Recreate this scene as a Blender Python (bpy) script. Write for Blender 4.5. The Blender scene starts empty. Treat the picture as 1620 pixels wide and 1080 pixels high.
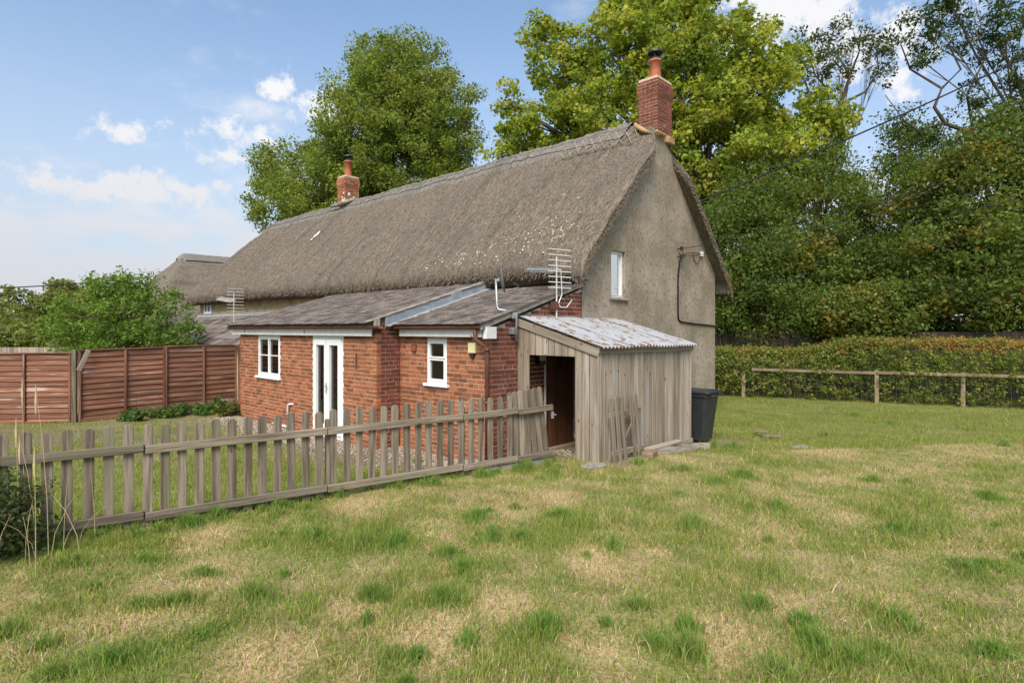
import bpy, math, random
import numpy as np
from mathutils import Vector, Matrix
rnd = random.Random(7)
nr = np.random.default_rng(11)
scene = bpy.context.scene
C = scene.collection
# ------------------------------------------------------------------ camera
F, CX, HY, CAMZ = 923.0, 810.0, 521.0, 2.2
cam = bpy.data.cameras.new('camera'); camo = bpy.data.objects.new('camera', cam); C.objects.link(camo)
camo.location = (0, 0, CAMZ); camo.rotation_euler = (math.radians(90), 0, 0)
cam.sensor_width = 36; cam.lens = 36*F/1620; cam.shift_y = -(540-HY)/1620
cam.clip_end = 3000; scene.camera = camo
# ------------------------------------------------------------------ sky and sun
SUN_DIR = Vector((-0.16, -0.72, 0.80)).normalized()
w = bpy.data.worlds.new('World'); scene.world = w; w.use_nodes = True
nt = w.node_tree; nt.nodes.clear()
def N(t, ty, **k):
    n = t.nodes.new(ty)
    for a, b in k.items(): setattr(n, a, b)
    return n
def mathn(t, op, a, b=None, c=None, clamp=False):
    n = N(t, 'ShaderNodeMath', operation=op, use_clamp=clamp)
    for i, x in enumerate((a, b, c)):
        if x is None: continue
        if isinstance(x, (int, float)): n.inputs[i].default_value = x
        else: t.links.new(x, n.inputs[i])
    return n.outputs[0]
def smooth(t, x, lo, hi):
    n = N(t, 'ShaderNodeMapRange', interpolation_type='SMOOTHSTEP')
    t.links.new(x, n.inputs[0]); n.inputs[1].default_value = lo; n.inputs[2].default_value = hi
    return n.outputs[0]
def mixc(t, f, a, b, mode='MIX'):
    n = N(t, 'ShaderNodeMix', data_type='RGBA', blend_type=mode)
    for s, x in ((0, f), (6, a), (7, b)):
        if isinstance(x, (int, float)): n.inputs[s].default_value = x
        elif isinstance(x, tuple): n.inputs[s].default_value = (*x, 1)
        else: t.links.new(x, n.inputs[s])
    return n.outputs[2]
def build_world():
    t = nt
    sky = N(t, 'ShaderNodeTexSky', sky_type='NISHITA', sun_disc=False)
    sky.sun_elevation = math.asin(SUN_DIR.z); sky.sun_rotation = math.atan2(SUN_DIR.x, SUN_DIR.y)
    sky.air_density = 1.0; sky.dust_density = 0.8; sky.ozone_density = 1.6
    tc = N(t, 'ShaderNodeTexCoord'); sep = N(t, 'ShaderNodeSeparateXYZ'); t.links.new(tc.outputs['Generated'], sep.inputs[0])
    z = mathn(t, 'MAXIMUM', sep.outputs[2], 0.0)
    zz = mathn(t, 'ADD', z, 0.22)
    px = mathn(t, 'DIVIDE', sep.outputs[0], zz); py = mathn(t, 'DIVIDE', sep.outputs[1], zz)
    cb = N(t, 'ShaderNodeCombineXYZ'); t.links.new(px, cb.inputs[0]); t.links.new(py, cb.inputs[1])
    n1 = N(t, 'ShaderNodeTexNoise'); n1.inputs['Scale'].default_value = 2.3; n1.inputs['Detail'].default_value = 7; n1.inputs['Roughness'].default_value = .55
    t.links.new(cb.outputs[0], n1.inputs['Vector'])
    # broken cumulus and a pale hazy bank that thickens towards the horizon all round
    low = smooth(t, z, 0.36, 0.06)
    thr = mathn(t, 'ADD', n1.outputs[0], mathn(t, 'MULTIPLY', low, 0.22))
    cl = smooth(t, thr, 0.56, 0.78)
    # wispy noise for cumulus edges
    n2 = N(t, 'ShaderNodeTexNoise'); n2.inputs['Scale'].default_value = 26; n2.inputs['Detail'].default_value = 9; n2.inputs['Roughness'].default_value = .66
    t.links.new(tc.outputs['Generated'], n2.inputs['Vector'])
    acc = None
    for (x, y, rx, ry) in ((185, 208, 46, 22), (385, 208, 60, 34), (350, 245, 40, 18), (440, 142, 40, 18), (510, 170, 46, 42), (480, 160, 30, 16), (200, 305, 150, 30), (300, 300, 60, 16),
                           (60, 290, 110, 30), (1270, 10, 170, 62), (1390, 60, 110, 60), (1180, -20, 80, 60), (1425, 125, 40, 26), (-250, 120, 120, 60), (1900, 60, 180, 80), (1500, -160, 190, 70), (600, -220, 160, 60)):
        d = Vector(((x-CX)/F, 1, (HY-y)/F)); ln = d.length; d.normalize()
        sb = N(t, 'ShaderNodeVectorMath', operation='SUBTRACT'); t.links.new(tc.outputs['Generated'], sb.inputs[0]); sb.inputs[1].default_value = d
        ml = N(t, 'ShaderNodeVectorMath', operation='MULTIPLY'); t.links.new(sb.outputs[0], ml.inputs[0])
        ml.inputs[1].default_value = (F*ln/rx, F*ln/rx, F*ln/ry)
        le = N(t, 'ShaderNodeVectorMath', operation='LENGTH'); t.links.new(ml.outputs[0], le.inputs[0])
        q = mathn(t, 'SUBTRACT', 1.0, le.outputs['Value'])
        acc = q if acc is None else mathn(t, 'MAXIMUM', acc, q)
    nn = mathn(t, 'MULTIPLY', mathn(t, 'SUBTRACT', n2.outputs[0], 0.5), 5.0)
    puff = mathn(t, 'MULTIPLY', smooth(t, mathn(t, 'ADD', acc, nn), -0.15, 0.9), .92)
    cov = mathn(t, 'MAXIMUM', mathn(t, 'MULTIPLY', cl, 0.85), puff)
    haze = mathn(t, 'MULTIPLY', smooth(t, z, 0.50, -0.04), 0.92)
    skyc = mixc(t, 1.0, sky.outputs[0], (1.08, 1.06, 1.0), 'MULTIPLY')
    base = mixc(t, haze, skyc, (2.55, 2.66, 3.05))
    cc = mixc(t, low, (4.5, 4.45, 4.45), (3.25, 3.27, 3.5))
    col = mixc(t, cov, base, cc)
    bg = N(t, 'ShaderNodeBackground'); bg.inputs[1].default_value = 0.105; t.links.new(col, bg.inputs[0])
    o = N(t, 'ShaderNodeOutputWorld'); t.links.new(bg.outputs[0], o.inputs[0])
build_world()
sl = bpy.data.lights.new('sun', 'SUN'); sl.energy = 2.3; sl.angle = math.radians(26); sl.color = (1, .92, .79)
so = bpy.data.objects.new('sun', sl); C.objects.link(so); so.rotation_euler = SUN_DIR.to_track_quat('Z', 'Y').to_euler(); so.location = (-8, -8, 30)
scene.view_settings.view_transform = 'Standard'; scene.view_settings.look = 'None'
scene.view_settings.exposure = 1.08; scene.view_settings.gamma = 1
scene.render.engine = 'CYCLES'
# ------------------------------------------------------------------ frames
ANG = math.radians(46.68)                       # the cottage's frame: local x = depth (t), local y = along the long wall (s)
ORG = Vector((-0.386, 9.378, 0))
RZ = Matrix.Rotation(ANG, 4, 'Z')
def P(t, s, z=0): return ORG + RZ.to_3x3() @ Vector((t, s, z))
def W(px, py, Y): return Vector(((px-CX)/F*Y, Y, CAMZ+(HY-py)/F*Y))
# ------------------------------------------------------------------ noise in numpy
_tab = np.random.default_rng(3).random((256, 256))
def vnoise(x, y):
    xi = np.floor(x).astype(int); yi = np.floor(y).astype(int); fx = x-xi; fy = y-yi
    fx = fx*fx*(3-2*fx); fy = fy*fy*(3-2*fy)
    a = _tab[xi & 255, yi & 255]; b = _tab[(xi+1) & 255, yi & 255]; c = _tab[xi & 255, (yi+1) & 255]; d = _tab[(xi+1) & 255, (yi+1) & 255]
    return (a*(1-fx)+b*fx)*(1-fy)+(c*(1-fx)+d*fx)*fy
def fbm(x, y, o=4):
    r = 0; a = .5; s = 0
    for i in range(o):
        r = r+a*vnoise(x*2**i+17.3*i, y*2**i+5.1*i); s += a; a *= .5
    return r/s
def sstep(x, a, b):
    v = np.clip((x-a)/(b-a), 0, 1); return v*v*(3-2*v)
# terrain: the lawn stands a step above the cottage's garden
FL = np.array((-4.31, 5.53)); FR = np.array((.57, 8.75)); FD = (FR-FL)/np.linalg.norm(FR-FL)
def beyond(x, y):      # metres past the line of the picket fence
    d1 = (y-FL[1])*FD[0]-(x-FL[0])*FD[1]
    d2 = (y-FR[1]-.15*(x-FR[0]))
    k = sstep(x, 0.2, 1.6)
    return d1*(1-k)+d2*k
def gz(x, y):
    x = np.asarray(x, float); y = np.asarray(y, float)
    return .2*(1-sstep(beyond(x, y), 0.1, 2.0)) + .035*(fbm(x*.8+9, y*.8+4, 3)-.5)*sstep(-beyond(x, y), -6, -1)*1.0
def g1(x, y): return float(gz(np.array([x]), np.array([y]))[0])
# ------------------------------------------------------------------ materials
def principled(m):
    t = m.node_tree; return t, t.nodes['Principled BSDF']
def pmat(name, c1, c2, scale=8, stretch=(1, 1, 1), rough=.8, bump=.3, bscale=40, vary=.25, c3=None, s3=3, lo3=.55, hi3=.7, detail=6, metal=0, bdist=.01, spec=.3, island=False, world=False):
    m = bpy.data.materials.new(name); m.use_nodes = True; t, b = principled(m)
    tc = N(t, 'ShaderNodeTexCoord'); oi = N(t, 'ShaderNodeObjectInfo')
    off = N(t, 'ShaderNodeVectorMath', operation='MULTIPLY_ADD')
    cmb = N(t, 'ShaderNodeCombineXYZ')
    for i in range(3): t.links.new(oi.outputs['Random'], cmb.inputs[i])
    t.links.new(cmb.outputs[0], off.inputs[0]); off.inputs[1].default_value = (31, 47, 23) if not world else (0, 0, 0)
    t.links.new(tc.outputs['Object'], off.inputs[2])
    mp = N(t, 'ShaderNodeMapping'); mp.inputs['Scale'].default_value = stretch; t.links.new(off.outputs[0], mp.inputs[0])
    def noise(s, d=detail, vec=mp.outputs[0], r=.6):
        n = N(t, 'ShaderNodeTexNoise'); n.inputs['Scale'].default_value = s; n.inputs['Detail'].default_value = d; n.inputs['Roughness'].default_value = r
        t.links.new(vec, n.inputs['Vector']); return n.outputs[0]
    col = mixc(t, smooth(t, noise(scale), .32, .68), c1, c2)
    if c3: col = mixc(t, smooth(t, noise(s3, 5, mp.outputs[0] if stretch[0] < .3 else off.outputs[0]), lo3, hi3), col, c3)
    if vary:
        r = oi.outputs['Random']
        if island:
            g = N(t, 'ShaderNodeNewGeometry'); r = mathn(t, 'FRACT', mathn(t, 'ADD', r, g.outputs['Random Per Island']))
        k = mathn(t, 'MULTIPLY_ADD', r, 2*vary, 1-vary)
        vm = N(t, 'ShaderNodeVectorMath', operation='SCALE'); t.links.new(col, vm.inputs[0]); t.links.new(k, vm.inputs['Scale']); col = vm.outputs[0]
    t.links.new(col, b.inputs['Base Color'])
    b.inputs['Roughness'].default_value = rough; b.inputs['Metallic'].default_value = metal; b.inputs['Specular IOR Level'].default_value = spec
    if bump:
        bp = N(t, 'ShaderNodeBump'); bp.inputs['Strength'].default_value = bump; bp.inputs['Distance'].default_value = bdist
        t.links.new(noise(bscale, 4), bp.inputs['Height']); t.links.new(bp.outputs[0], b.inputs['Normal'])
    return m
def leafmat(name, trans=.5, rough=.55, spec=.25):
    m = bpy.data.materials.new(name); m.use_nodes = True; t, b = principled(m)
    a = N(t, 'ShaderNodeAttribute', attribute_name='Col'); t.links.new(a.outputs['Color'], b.inputs['Base Color'])
    b.inputs['Roughness'].default_value = rough; b.inputs['Specular IOR Level'].default_value = spec
    tr = N(t, 'ShaderNodeBsdfTranslucent'); t.links.new(mixc(t, 1, a.outputs['Color'], (1.3, 1.25, .7), 'MULTIPLY'), tr.inputs[0])
    mx = N(t, 'ShaderNodeMixShader'); mx.inputs[0].default_value = trans
    t.links.new(b.outputs[0], mx.inputs[1]); t.links.new(tr.outputs[0], mx.inputs[2])
    t.links.new(mx.outputs[0], t.nodes['Material Output'].inputs[0]); return m
def glassmat():
    m = bpy.data.materials.new('window_glass'); m.use_nodes = True; t, b = principled(m)
    fr = N(t, 'ShaderNodeFresnel'); fr.inputs[0].default_value = 1.5
    tr = N(t, 'ShaderNodeBsdfTransparent'); tr.inputs[0].default_value = (.82, .86, .84, 1); gl = N(t, 'ShaderNodeBsdfGlossy'); gl.inputs['Roughness'].default_value = .03
    mx = N(t, 'ShaderNodeMixShader'); t.links.new(mathn(t, 'ADD', fr.outputs[0], .05), mx.inputs[0]); t.links.new(tr.outputs[0], mx.inputs[1]); t.links.new(gl.outputs[0], mx.inputs[2])
    t.links.new(mx.outputs[0], t.nodes['Material Output'].inputs[0]); return m
M = {}
M['leaf'] = leafmat('leaf_green'); M['grass'] = leafmat('grass_blade', .4, .7, .15)
M['glass'] = glassmat()
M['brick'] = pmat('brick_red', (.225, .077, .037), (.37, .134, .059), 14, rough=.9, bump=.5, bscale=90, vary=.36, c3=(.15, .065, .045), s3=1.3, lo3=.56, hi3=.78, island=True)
M['brickdark'] = pmat('brick_plum_shaded_side', (.135, .042, .030), (.225, .072, .048), 14, rough=.9, bump=.5, bscale=90, vary=.3, c3=(.10, .075, .06), s3=3, lo3=.6, hi3=.75, island=True)  # plum chimney brick; on the lean-to's side faces it carries painted-in shade
M['mortar'] = pmat('mortar', (.50, .385, .265), (.64, .52, .38), 9, rough=.95, bump=.5, bscale=120, vary=0)
M['render'] = None
M['cob'] = pmat('cob_render', (.36, .26, .135), (.50, .39, .235), 3, rough=.95, bump=.6, bscale=30, vary=0, c3=(.24, .20, .14), s3=2.0, lo3=.5, hi3=.7)
M['white'] = pmat('white_plastic', (.74, .75, .75), (.82, .83, .83), 4, rough=.35, bump=0, vary=.03, spec=.5)
M['peel'] = pmat('peeling_white_paint', (.66, .66, .64), (.76, .76, .74), 6, rough=.7, bump=.4, bscale=30, vary=.05, c3=(.27, .22, .18), s3=4.5, lo3=.62, hi3=.68)
M['brownpvc'] = pmat('brown_gutter_plastic', (.10, .040, .028), (.15, .066, .046), 6, rough=.55, bump=.1, vary=.1)
M['lead'] = pmat('lead_flashing', (.22, .245, .27), (.33, .355, .38), 5, rough=.6, bump=.3, bscale=12, vary=.08, c3=(.42, .43, .42), s3=6, lo3=.6, hi3=.75)
M['felt'] = pmat('dark_lead', (.055, .062, .072), (.11, .12, .135), 4, rough=.7, bump=.2, vary=.05)
M['slate'] = pmat('mossy_slate', (.105, .086, .072), (.195, .162, .138), 16, rough=.9, bump=.6, bscale=60, vary=.42, c3=(.32, .28, .22), s3=7, lo3=.60, hi3=.74, island=True)
M['slatebed'] = pmat('slate_bed', (.07, .058, .05), (.11, .09, .08), 9, rough=.95, bump=.3, vary=0)
M['fencewood'] = pmat('weathered_fence_wood', (.115, .089, .064), (.285, .236, .178), 26, (.05, 1, 1), rough=.9, bump=.9, bscale=60, vary=.26, c3=(.20, .195, .12), s3=9, lo3=.54, hi3=.72)
M['shedwood'] = pmat('weathered_shed_board', (.225, .178, .132), (.35, .295, .232), 20, (.05, 1, 1), rough=.9, bump=.7, bscale=50, vary=.32, c3=(.40, .385, .35), s3=10, lo3=.52, hi3=.72)
def knots(m, sc=5.5, col=(.085, .06, .042)):
    t, b = principled(m); tc = N(t, 'ShaderNodeTexCoord'); oi = N(t, 'ShaderNodeObjectInfo')
    ad = N(t, 'ShaderNodeVectorMath', operation='MULTIPLY_ADD'); c = N(t, 'ShaderNodeCombineXYZ')
    for i in range(3): t.links.new(oi.outputs['Random'], c.inputs[i])
    t.links.new(c.outputs[0], ad.inputs[0]); ad.inputs[1].default_value = (53, 3, 19); t.links.new(tc.outputs['Object'], ad.inputs[2])
    mp = N(t, 'ShaderNodeMapping'); mp.inputs['Scale'].default_value = (.55, .2, 1); t.links.new(ad.outputs[0], mp.inputs[0])
    v = N(t, 'ShaderNodeTexVoronoi'); v.inputs['Scale'].default_value = sc; t.links.new(mp.outputs[0], v.inputs['Vector'])
    old = b.inputs['Base Color'].links[0].from_socket
    t.links.new(mixc(t, smooth(t, v.outputs['Distance'], .10, .05), old, col), b.inputs['Base Color'])
knots(M['shedwood']); knots(M['fencewood'], 4.0)
M['redwood'] = pmat('red_brown_stained_slat', (.135, .056, .034), (.275, .128, .078), 16, (.06, 1, 1), rough=.85, bump=.7, bscale=40, vary=.3, c3=(.40, .31, .245), s3=13, lo3=.55, hi3=.68)
M['railwood'] = pmat('hedge_rail_wood', (.17, .125, .085), (.29, .225, .155), 8, (.12, 1, 1), rough=.9, bump=.5, vary=.1)
M['darkwood'] = pmat('dark_door_wood', (.07, .030, .014), (.125, .055, .026), 7, (.1, 1, 1), rough=.6, bump=.3, vary=.1)
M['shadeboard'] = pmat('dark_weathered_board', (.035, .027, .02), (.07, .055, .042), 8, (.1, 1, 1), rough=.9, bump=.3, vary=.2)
M['steel'] = pmat('galvanised_steel', (.36, .39, .41), (.50, .53, .55), 9, rough=.45, bump=.1, vary=.05, metal=.7)
M['alu'] = pmat('aerial_aluminium', (.62, .60, .54), (.74, .72, .66), 9, rough=.5, bump=0, vary=.05, metal=.2)
M['dishgrey'] = pmat('dish_grey', (.10, .12, .12), (.15, .165, .165), 5, rough=.5, bump=0, vary=0)
M['black'] = pmat('black_plastic', (.012, .012, .013), (.022, .022, .024), 5, rough=.45, bump=.08, bscale=80, vary=.1, spec=.5)
M['binpl'] = pmat('bin_plastic', (.020, .023, .027), (.030, .034, .038), 5, rough=.42, bump=.15, bscale=200, vary=0, spec=.5)
M['pot'] = pmat('clay_chimney_pot', (.42, .135, .065), (.52, .185, .095), 5, rough=.8, bump=.2, vary=.1, c3=(.33, .14, .09), s3=6, lo3=.55, hi3=.7)
M['stone'] = pmat('sandstone', (.37, .22, .10), (.50, .33, .17), 7, rough=.9, bump=.6, vary=.15)
M['darkstone'] = pmat('brown_stone', (.17, .12, .08), (.27, .20, .135), 8, rough=.95, bump=.6, vary=.1)
M['slab'] = pmat('grey_stone_slab', (.21, .185, .15), (.35, .32, .27), 6, rough=.9, bump=.6, vary=.2, c3=(.16, .12, .08), s3=5, lo3=.6, hi3=.7)
M['bark'] = pmat('bark', (.06, .047, .034), (.12, .098, .075), 4, (1, 1, .3), rough=.95, bump=.8, bscale=12, vary=.1, bdist=.03)
M['paint_cream'] = pmat('cream_lamp', (.62, .56, .30), (.68, .62, .36), 4, rough=.5, bump=0, vary=0)
M['curtain'] = pmat('pale_curtain', (.48, .48, .42), (.60, .60, .53), 5, rough=.9, bump=0, vary=0)
M['blind'] = pmat('slatted_blind', (.20, .19, .165), (.28, .265, .235), 5, rough=.9, bump=0, vary=0)
M['drape'] = pmat('brown_drape', (.085, .04, .03), (.13, .07, .05), 5, rough=.9, bump=0, vary=0)
M['interior'] = pmat('dark_interior', (.05, .048, .044), (.07, .066, .06), 3, rough=.9, bump=0, vary=0)
M['lichen'] = pmat('pale_lichen', (.52, .48, .30), (.66, .63, .46), 9, rough=.95, bump=.5, vary=.2, island=True)
M['straw'] = pmat('loose_straw', (.14, .105, .075), (.29, .235, .178), 30, rough=.9, bump=0, vary=.4, island=True)
M['spar'] = pmat('hazel_spar', (.24, .20, .155), (.34, .29, .23), 20, rough=.9, bump=0, vary=.2, island=True)
M['spardark'] = pmat('hazel_spar_dark', (.075, .066, .058), (.14, .125, .11), 20, rough=.9, bump=0, vary=.2, island=True)
M['pebble'] = pmat('gravel_stone', (.26, .21, .155), (.43, .37, .29), 20, rough=.9, bump=0, vary=.4, island=True)
M['cable'] = pmat('black_cable', (.012, .012, .013), (.02, .02, .022), 5, rough=.6, bump=0, vary=0)
M['concrete'] = pmat('mossy_concrete', (.25, .235, .20), (.36, .34, .295), 6, rough=.95, bump=.5, vary=.05, c3=(.15, .14, .09), s3=4, lo3=.5, hi3=.7)
M['scrap'] = pmat('white_plastic_scrap', (.7, .7, .7), (.8, .8, .8), 5, rough=.5, bump=.1, vary=0)
def rendermat():      # roughcast: pebbles in a grey-brown coat, rain streaks
    m = bpy.data.materials.new('roughcast_render'); m.use_nodes = True; t, b = principled(m)
    tc = N(t, 'ShaderNodeTexCoord')
    def noise(s, d, st=(1, 1, 1), r=.6):
        mp = N(t, 'ShaderNodeMapping'); mp.inputs['Scale'].default_value = st; t.links.new(tc.outputs['Object'], mp.inputs[0])
        n = N(t, 'ShaderNodeTexNoise'); n.inputs['Scale'].default_value = s; n.inputs['Detail'].default_value = d; n.inputs['Roughness'].default_value = r
        t.links.new(mp.outputs[0], n.inputs['Vector']); return n.outputs[0]
    col = mixc(t, smooth(t, noise(1.1, 5), .35, .65), (.275, .222, .155), (.40, .34, .265))
    col = mixc(t, mathn(t, 'MULTIPLY', smooth(t, noise(1.9, 5, (1, 1, .30)), .46, .70), .6), col, (.205, .175, .135))
    col = mixc(t, mathn(t, 'MULTIPLY', smooth(t, noise(13, 5, (1, 1, .85)), .48, .66), .65), col, (.145, .12, .092))
    col = mixc(t, smooth(t, noise(30, 3), .60, .70), col, (.12, .11, .092))
    vo = N(t, 'ShaderNodeTexVoronoi'); vo.inputs['Scale'].default_value = 22; t.links.new(tc.outputs['Object'], vo.inputs['Vector'])
    sp = N(t, 'ShaderNodeSeparateColor'); t.links.new(vo.outputs['Color'], sp.inputs[0])
    dot = mathn(t, 'MULTIPLY', smooth(t, vo.outputs['Distance'], .30, .16), smooth(t, sp.outputs[0], .88, .93))
    col = mixc(t, dot, col, (.58, .55, .48))
    t.links.new(col, b.inputs['Base Color']); b.inputs['Roughness'].default_value = .95; b.inputs['Specular IOR Level'].default_value = .2
    bp = N(t, 'ShaderNodeBump'); bp.inputs['Strength'].default_value = .9; bp.inputs['Distance'].default_value = .015
    t.links.new(noise(38, 4), bp.inputs['Height']); t.links.new(bp.outputs[0], b.inputs['Normal']); return m
M['render'] = rendermat()
def thatchmat(name, c1, c2, c3):
    m = bpy.data.materials.new(name); m.use_nodes = True; t, b = principled(m)
    tc = N(t, 'ShaderNodeTexCoord')
    def noise(s, d, st=(1, 1, 1), r=.65):
        mp = N(t, 'ShaderNodeMapping'); mp.inputs['Scale'].default_value = st; t.links.new(tc.outputs['Object'], mp.inputs[0])
        n = N(t, 'ShaderNodeTexNoise'); n.inputs['Scale'].default_value = s; n.inputs['Detail'].default_value = d; n.inputs['Roughness'].default_value = r
        t.links.new(mp.outputs[0], n.inputs['Vector']); return n.outputs[0]
    col = mixc(t, smooth(t, noise(20, 5, (.30, 1, .30)), .34, .66), c1, c2)
    col = mixc(t, mathn(t, 'MULTIPLY', smooth(t, noise(.8, 6, (.6, 1, .6)), .42, .66), .6), col, c3)
    col = mixc(t, mathn(t, 'MULTIPLY', smooth(t, noise(3.2, 5, (.10, 1, .10)), .50, .68), .5), col, tuple(x*.55 for x in c1))
    col = mixc(t, mathn(t, 'MULTIPLY', smooth(t, noise(40, 3, (.5, 1, .5)), .58, .70), .75), col, tuple(x*1.6 for x in c2))
    col = mixc(t, mathn(t, 'MULTIPLY', smooth(t, noise(33, 3, (.5, 1, .5)), .44, .34), .8), col, tuple(x*.45 for x in c1))
    t.links.new(col, b.inputs['Base Color']); b.inputs['Roughness'].default_value = .95; b.inputs['Specular IOR Level'].default_value = .1
    bp = N(t, 'ShaderNodeBump'); bp.inputs['Strength'].default_value = 1.0; bp.inputs['Distance'].default_value = .05
    t.links.new(noise(26, 4, (.30, 1, .30)), bp.inputs['Height']); t.links.new(bp.outputs[0], b.inputs['Normal']); return m
M['thatch'] = thatchmat('water_reed_thatch', (.125, .103, .078), (.242, .202, .158), (.140, .126, .106))
M['ridge'] = thatchmat('ridge_thatch', (.155, .138, .12), (.275, .252, .222), (.22, .20, .172))
M['oldthatch'] = thatchmat('old_thatch', (.135, .112, .088), (.235, .20, .162), (.17, .147, .122))
def tinmat():
    m = bpy.data.materials.new('rusty_corrugated_tin'); m.use_nodes = True; t, b = principled(m)
    tc = N(t, 'ShaderNodeTexCoord'); oi = N(t, 'ShaderNodeObjectInfo')
    ad = N(t, 'ShaderNodeVectorMath', operation='ADD'); t.links.new(tc.outputs['Object'], ad.inputs[0]); 
    sc = N(t, 'ShaderNodeVectorMath', operation='SCALE'); sc.inputs[0].default_value = (7, 3, 5); t.links.new(oi.outputs['Random'], sc.inputs['Scale']); t.links.new(sc.outputs[0], ad.inputs[1])
    def noise(s, d): 
        n = N(t, 'ShaderNodeTexNoise'); n.inputs['Scale'].default_value = s; n.inputs['Detail'].default_value = d; n.inputs['Roughness'].default_value = .65; mp = N(t, 'ShaderNodeMapping'); mp.inputs['Scale'].default_value = (1, .4, 1); t.links.new(ad.outputs[0], mp.inputs[0]); t.links.new(mp.outputs[0], n.inputs['Vector']); return n.outputs[0]
    r = mathn(t, 'MULTIPLY', smooth(t, noise(10, 6), .555, .59), 1.0)
    col = mixc(t, noise(3, 4), (.25, .265, .28), (.40, .415, .43))
    col = mixc(t, r, col, (.21, .078, .03)); t.links.new(col, b.inputs['Base Color'])
    b.inputs['Roughness'].default_value = .6; b.inputs['Specular IOR Level'].default_value = .4; return m
M['tin'] = tinmat()
# ------------------------------------------------------------------ mesh helpers
def tag(o, label=None, cat=None, group=None, kind=None):
    if label: o['label'] = label
    if cat: o['category'] = cat
    if group: o['group'] = group
    if kind: o['kind'] = kind
    return o
def link(name, me, mat, parent=None):
    o = bpy.data.objects.new(name, me); C.objects.link(o)
    if mat and not me.materials: me.materials.append(M[mat])
    if parent: o.parent = parent
    return o
def thing(name, label, cat, loc, rz=ANG, group=None):
    o = bpy.data.objects.new(name, None); C.objects.link(o); o.location = loc; o.rotation_euler.z = rz; o.empty_display_size = .2
    return tag(o, label, cat, group)
def npmesh(name, V, Fq, mat, parent=None, col=None, smooth_=False):
    """V (n,3), Fq (m,3|4)"""
    me = bpy.data.meshes.new(name); V = np.asarray(V, np.float32); Fq = np.asarray(Fq, np.int32); k = Fq.shape[1]
    me.vertices.add(len(V)); me.vertices.foreach_set('co', V.ravel())
    me.loops.add(Fq.size); me.loops.foreach_set('vertex_index', Fq.ravel())
    me.polygons.add(len(Fq)); me.polygons.foreach_set('loop_start', np.arange(len(Fq), dtype=np.int32)*k); me.polygons.foreach_set('loop_total', np.full(len(Fq), k, np.int32))
    if smooth_: me.polygons.foreach_set('use_smooth', np.ones(len(Fq), bool))
    me.update(calc_edges=True)
    if col is not None:
        a = me.color_attributes.new('Col', 'FLOAT_COLOR', 'POINT'); a.data.foreach_set('color', np.concatenate([col, np.ones((len(col), 1))], 1).astype(np.float32).ravel())
    return link(name, me, mat, parent)
CUBE = np.array([(0, 0, 0), (1, 0, 0), (1, 1, 0), (0, 1, 0), (0, 0, 1), (1, 0, 1), (1, 1, 1), (0, 1, 1)], float)
CF = [(0, 3, 2, 1), (4, 5, 6, 7), (0, 1, 5, 4), (1, 2, 6, 5), (2, 3, 7, 6), (3, 0, 4, 7)]
class MB:
    def __init__(s): s.v = []; s.f = []
    def add(s, v, f):
        n = len(s.v); s.v += [tuple(p) for p in v]; s.f += [tuple(i+n for i in q) for q in f]
    def box(s, x0, x1, y0, y1, z0, z1):
        s.add([(x0+(x1-x0)*a, y0+(y1-y0)*b, z0+(z1-z0)*c) for a, b, c in CUBE], CF); return s
    def prism(s, poly, off):
        n = len(poly); off = Vector(off); A = [Vector(p) for p in poly]
        s.add(A+[p+off for p in A], [tuple(range(n-1, -1, -1)), tuple(range(n, 2*n))]+[(i, (i+1) % n, n+(i+1) % n, n+i) for i in range(n)]); return s
    def tube(s, pts, rad, n=8, cap=True):
        pts = [Vector(p) for p in pts]
        if isinstance(rad, (int, float)): rad = [rad]*len(pts)
        ref = Vector((.31, .17, .93)); rings = []
        for i, p in enumerate(pts):
            d = (pts[min(i+1, len(pts)-1)]-pts[max(i-1, 0)]).normalized()
            a = d.cross(ref)
            if a.length < .2: a = d.cross(Vector((1, .1, 0)))
            a.normalize(); b = d.cross(a)
            rings.append([p+(a*math.cos(k*2*math.pi/n)+b*math.sin(k*2*math.pi/n))*rad[i] for k in range(n)])
        f = []
        for i in range(len(pts)-1):
            for k in range(n): f.append((i*n+k, i*n+(k+1) % n, (i+1)*n+(k+1) % n, (i+1)*n+k))
        if cap: f += [tuple(range(n-1, -1, -1)), tuple((len(pts)-1)*n+k for k in range(n))]
        s.add([q for r in rings for q in r], f); return s
    def lathe(s, c, prof, n=20):
        c = Vector(c); v = []; f = []
        for r, z in prof: v += [c+Vector((r*math.cos(k*2*math.pi/n), r*math.sin(k*2*math.pi/n), z)) for k in range(n)]
        for i in range(len(prof)-1):
            for k in range(n): f.append((i*n+k, i*n+(k+1) % n, (i+1)*n+(k+1) % n, (i+1)*n+k))
        s.add(v, f); return s
    def build(s, name, mat, parent=None, sm=False, bev=0):
        me = bpy.data.meshes.new(name); me.from_pydata(s.v, [], s.f); me.update()
        if sm:
            me.polygons.foreach_set('use_smooth', [True]*len(me.polygons))
        o = link(name, me, mat, parent)
        if bev:
            b = o.modifiers.new('bevel', 'BEVEL'); b.width = bev; b.segments = 1; b.limit_method = 'ANGLE'
        return o
_pl = {}
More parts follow.
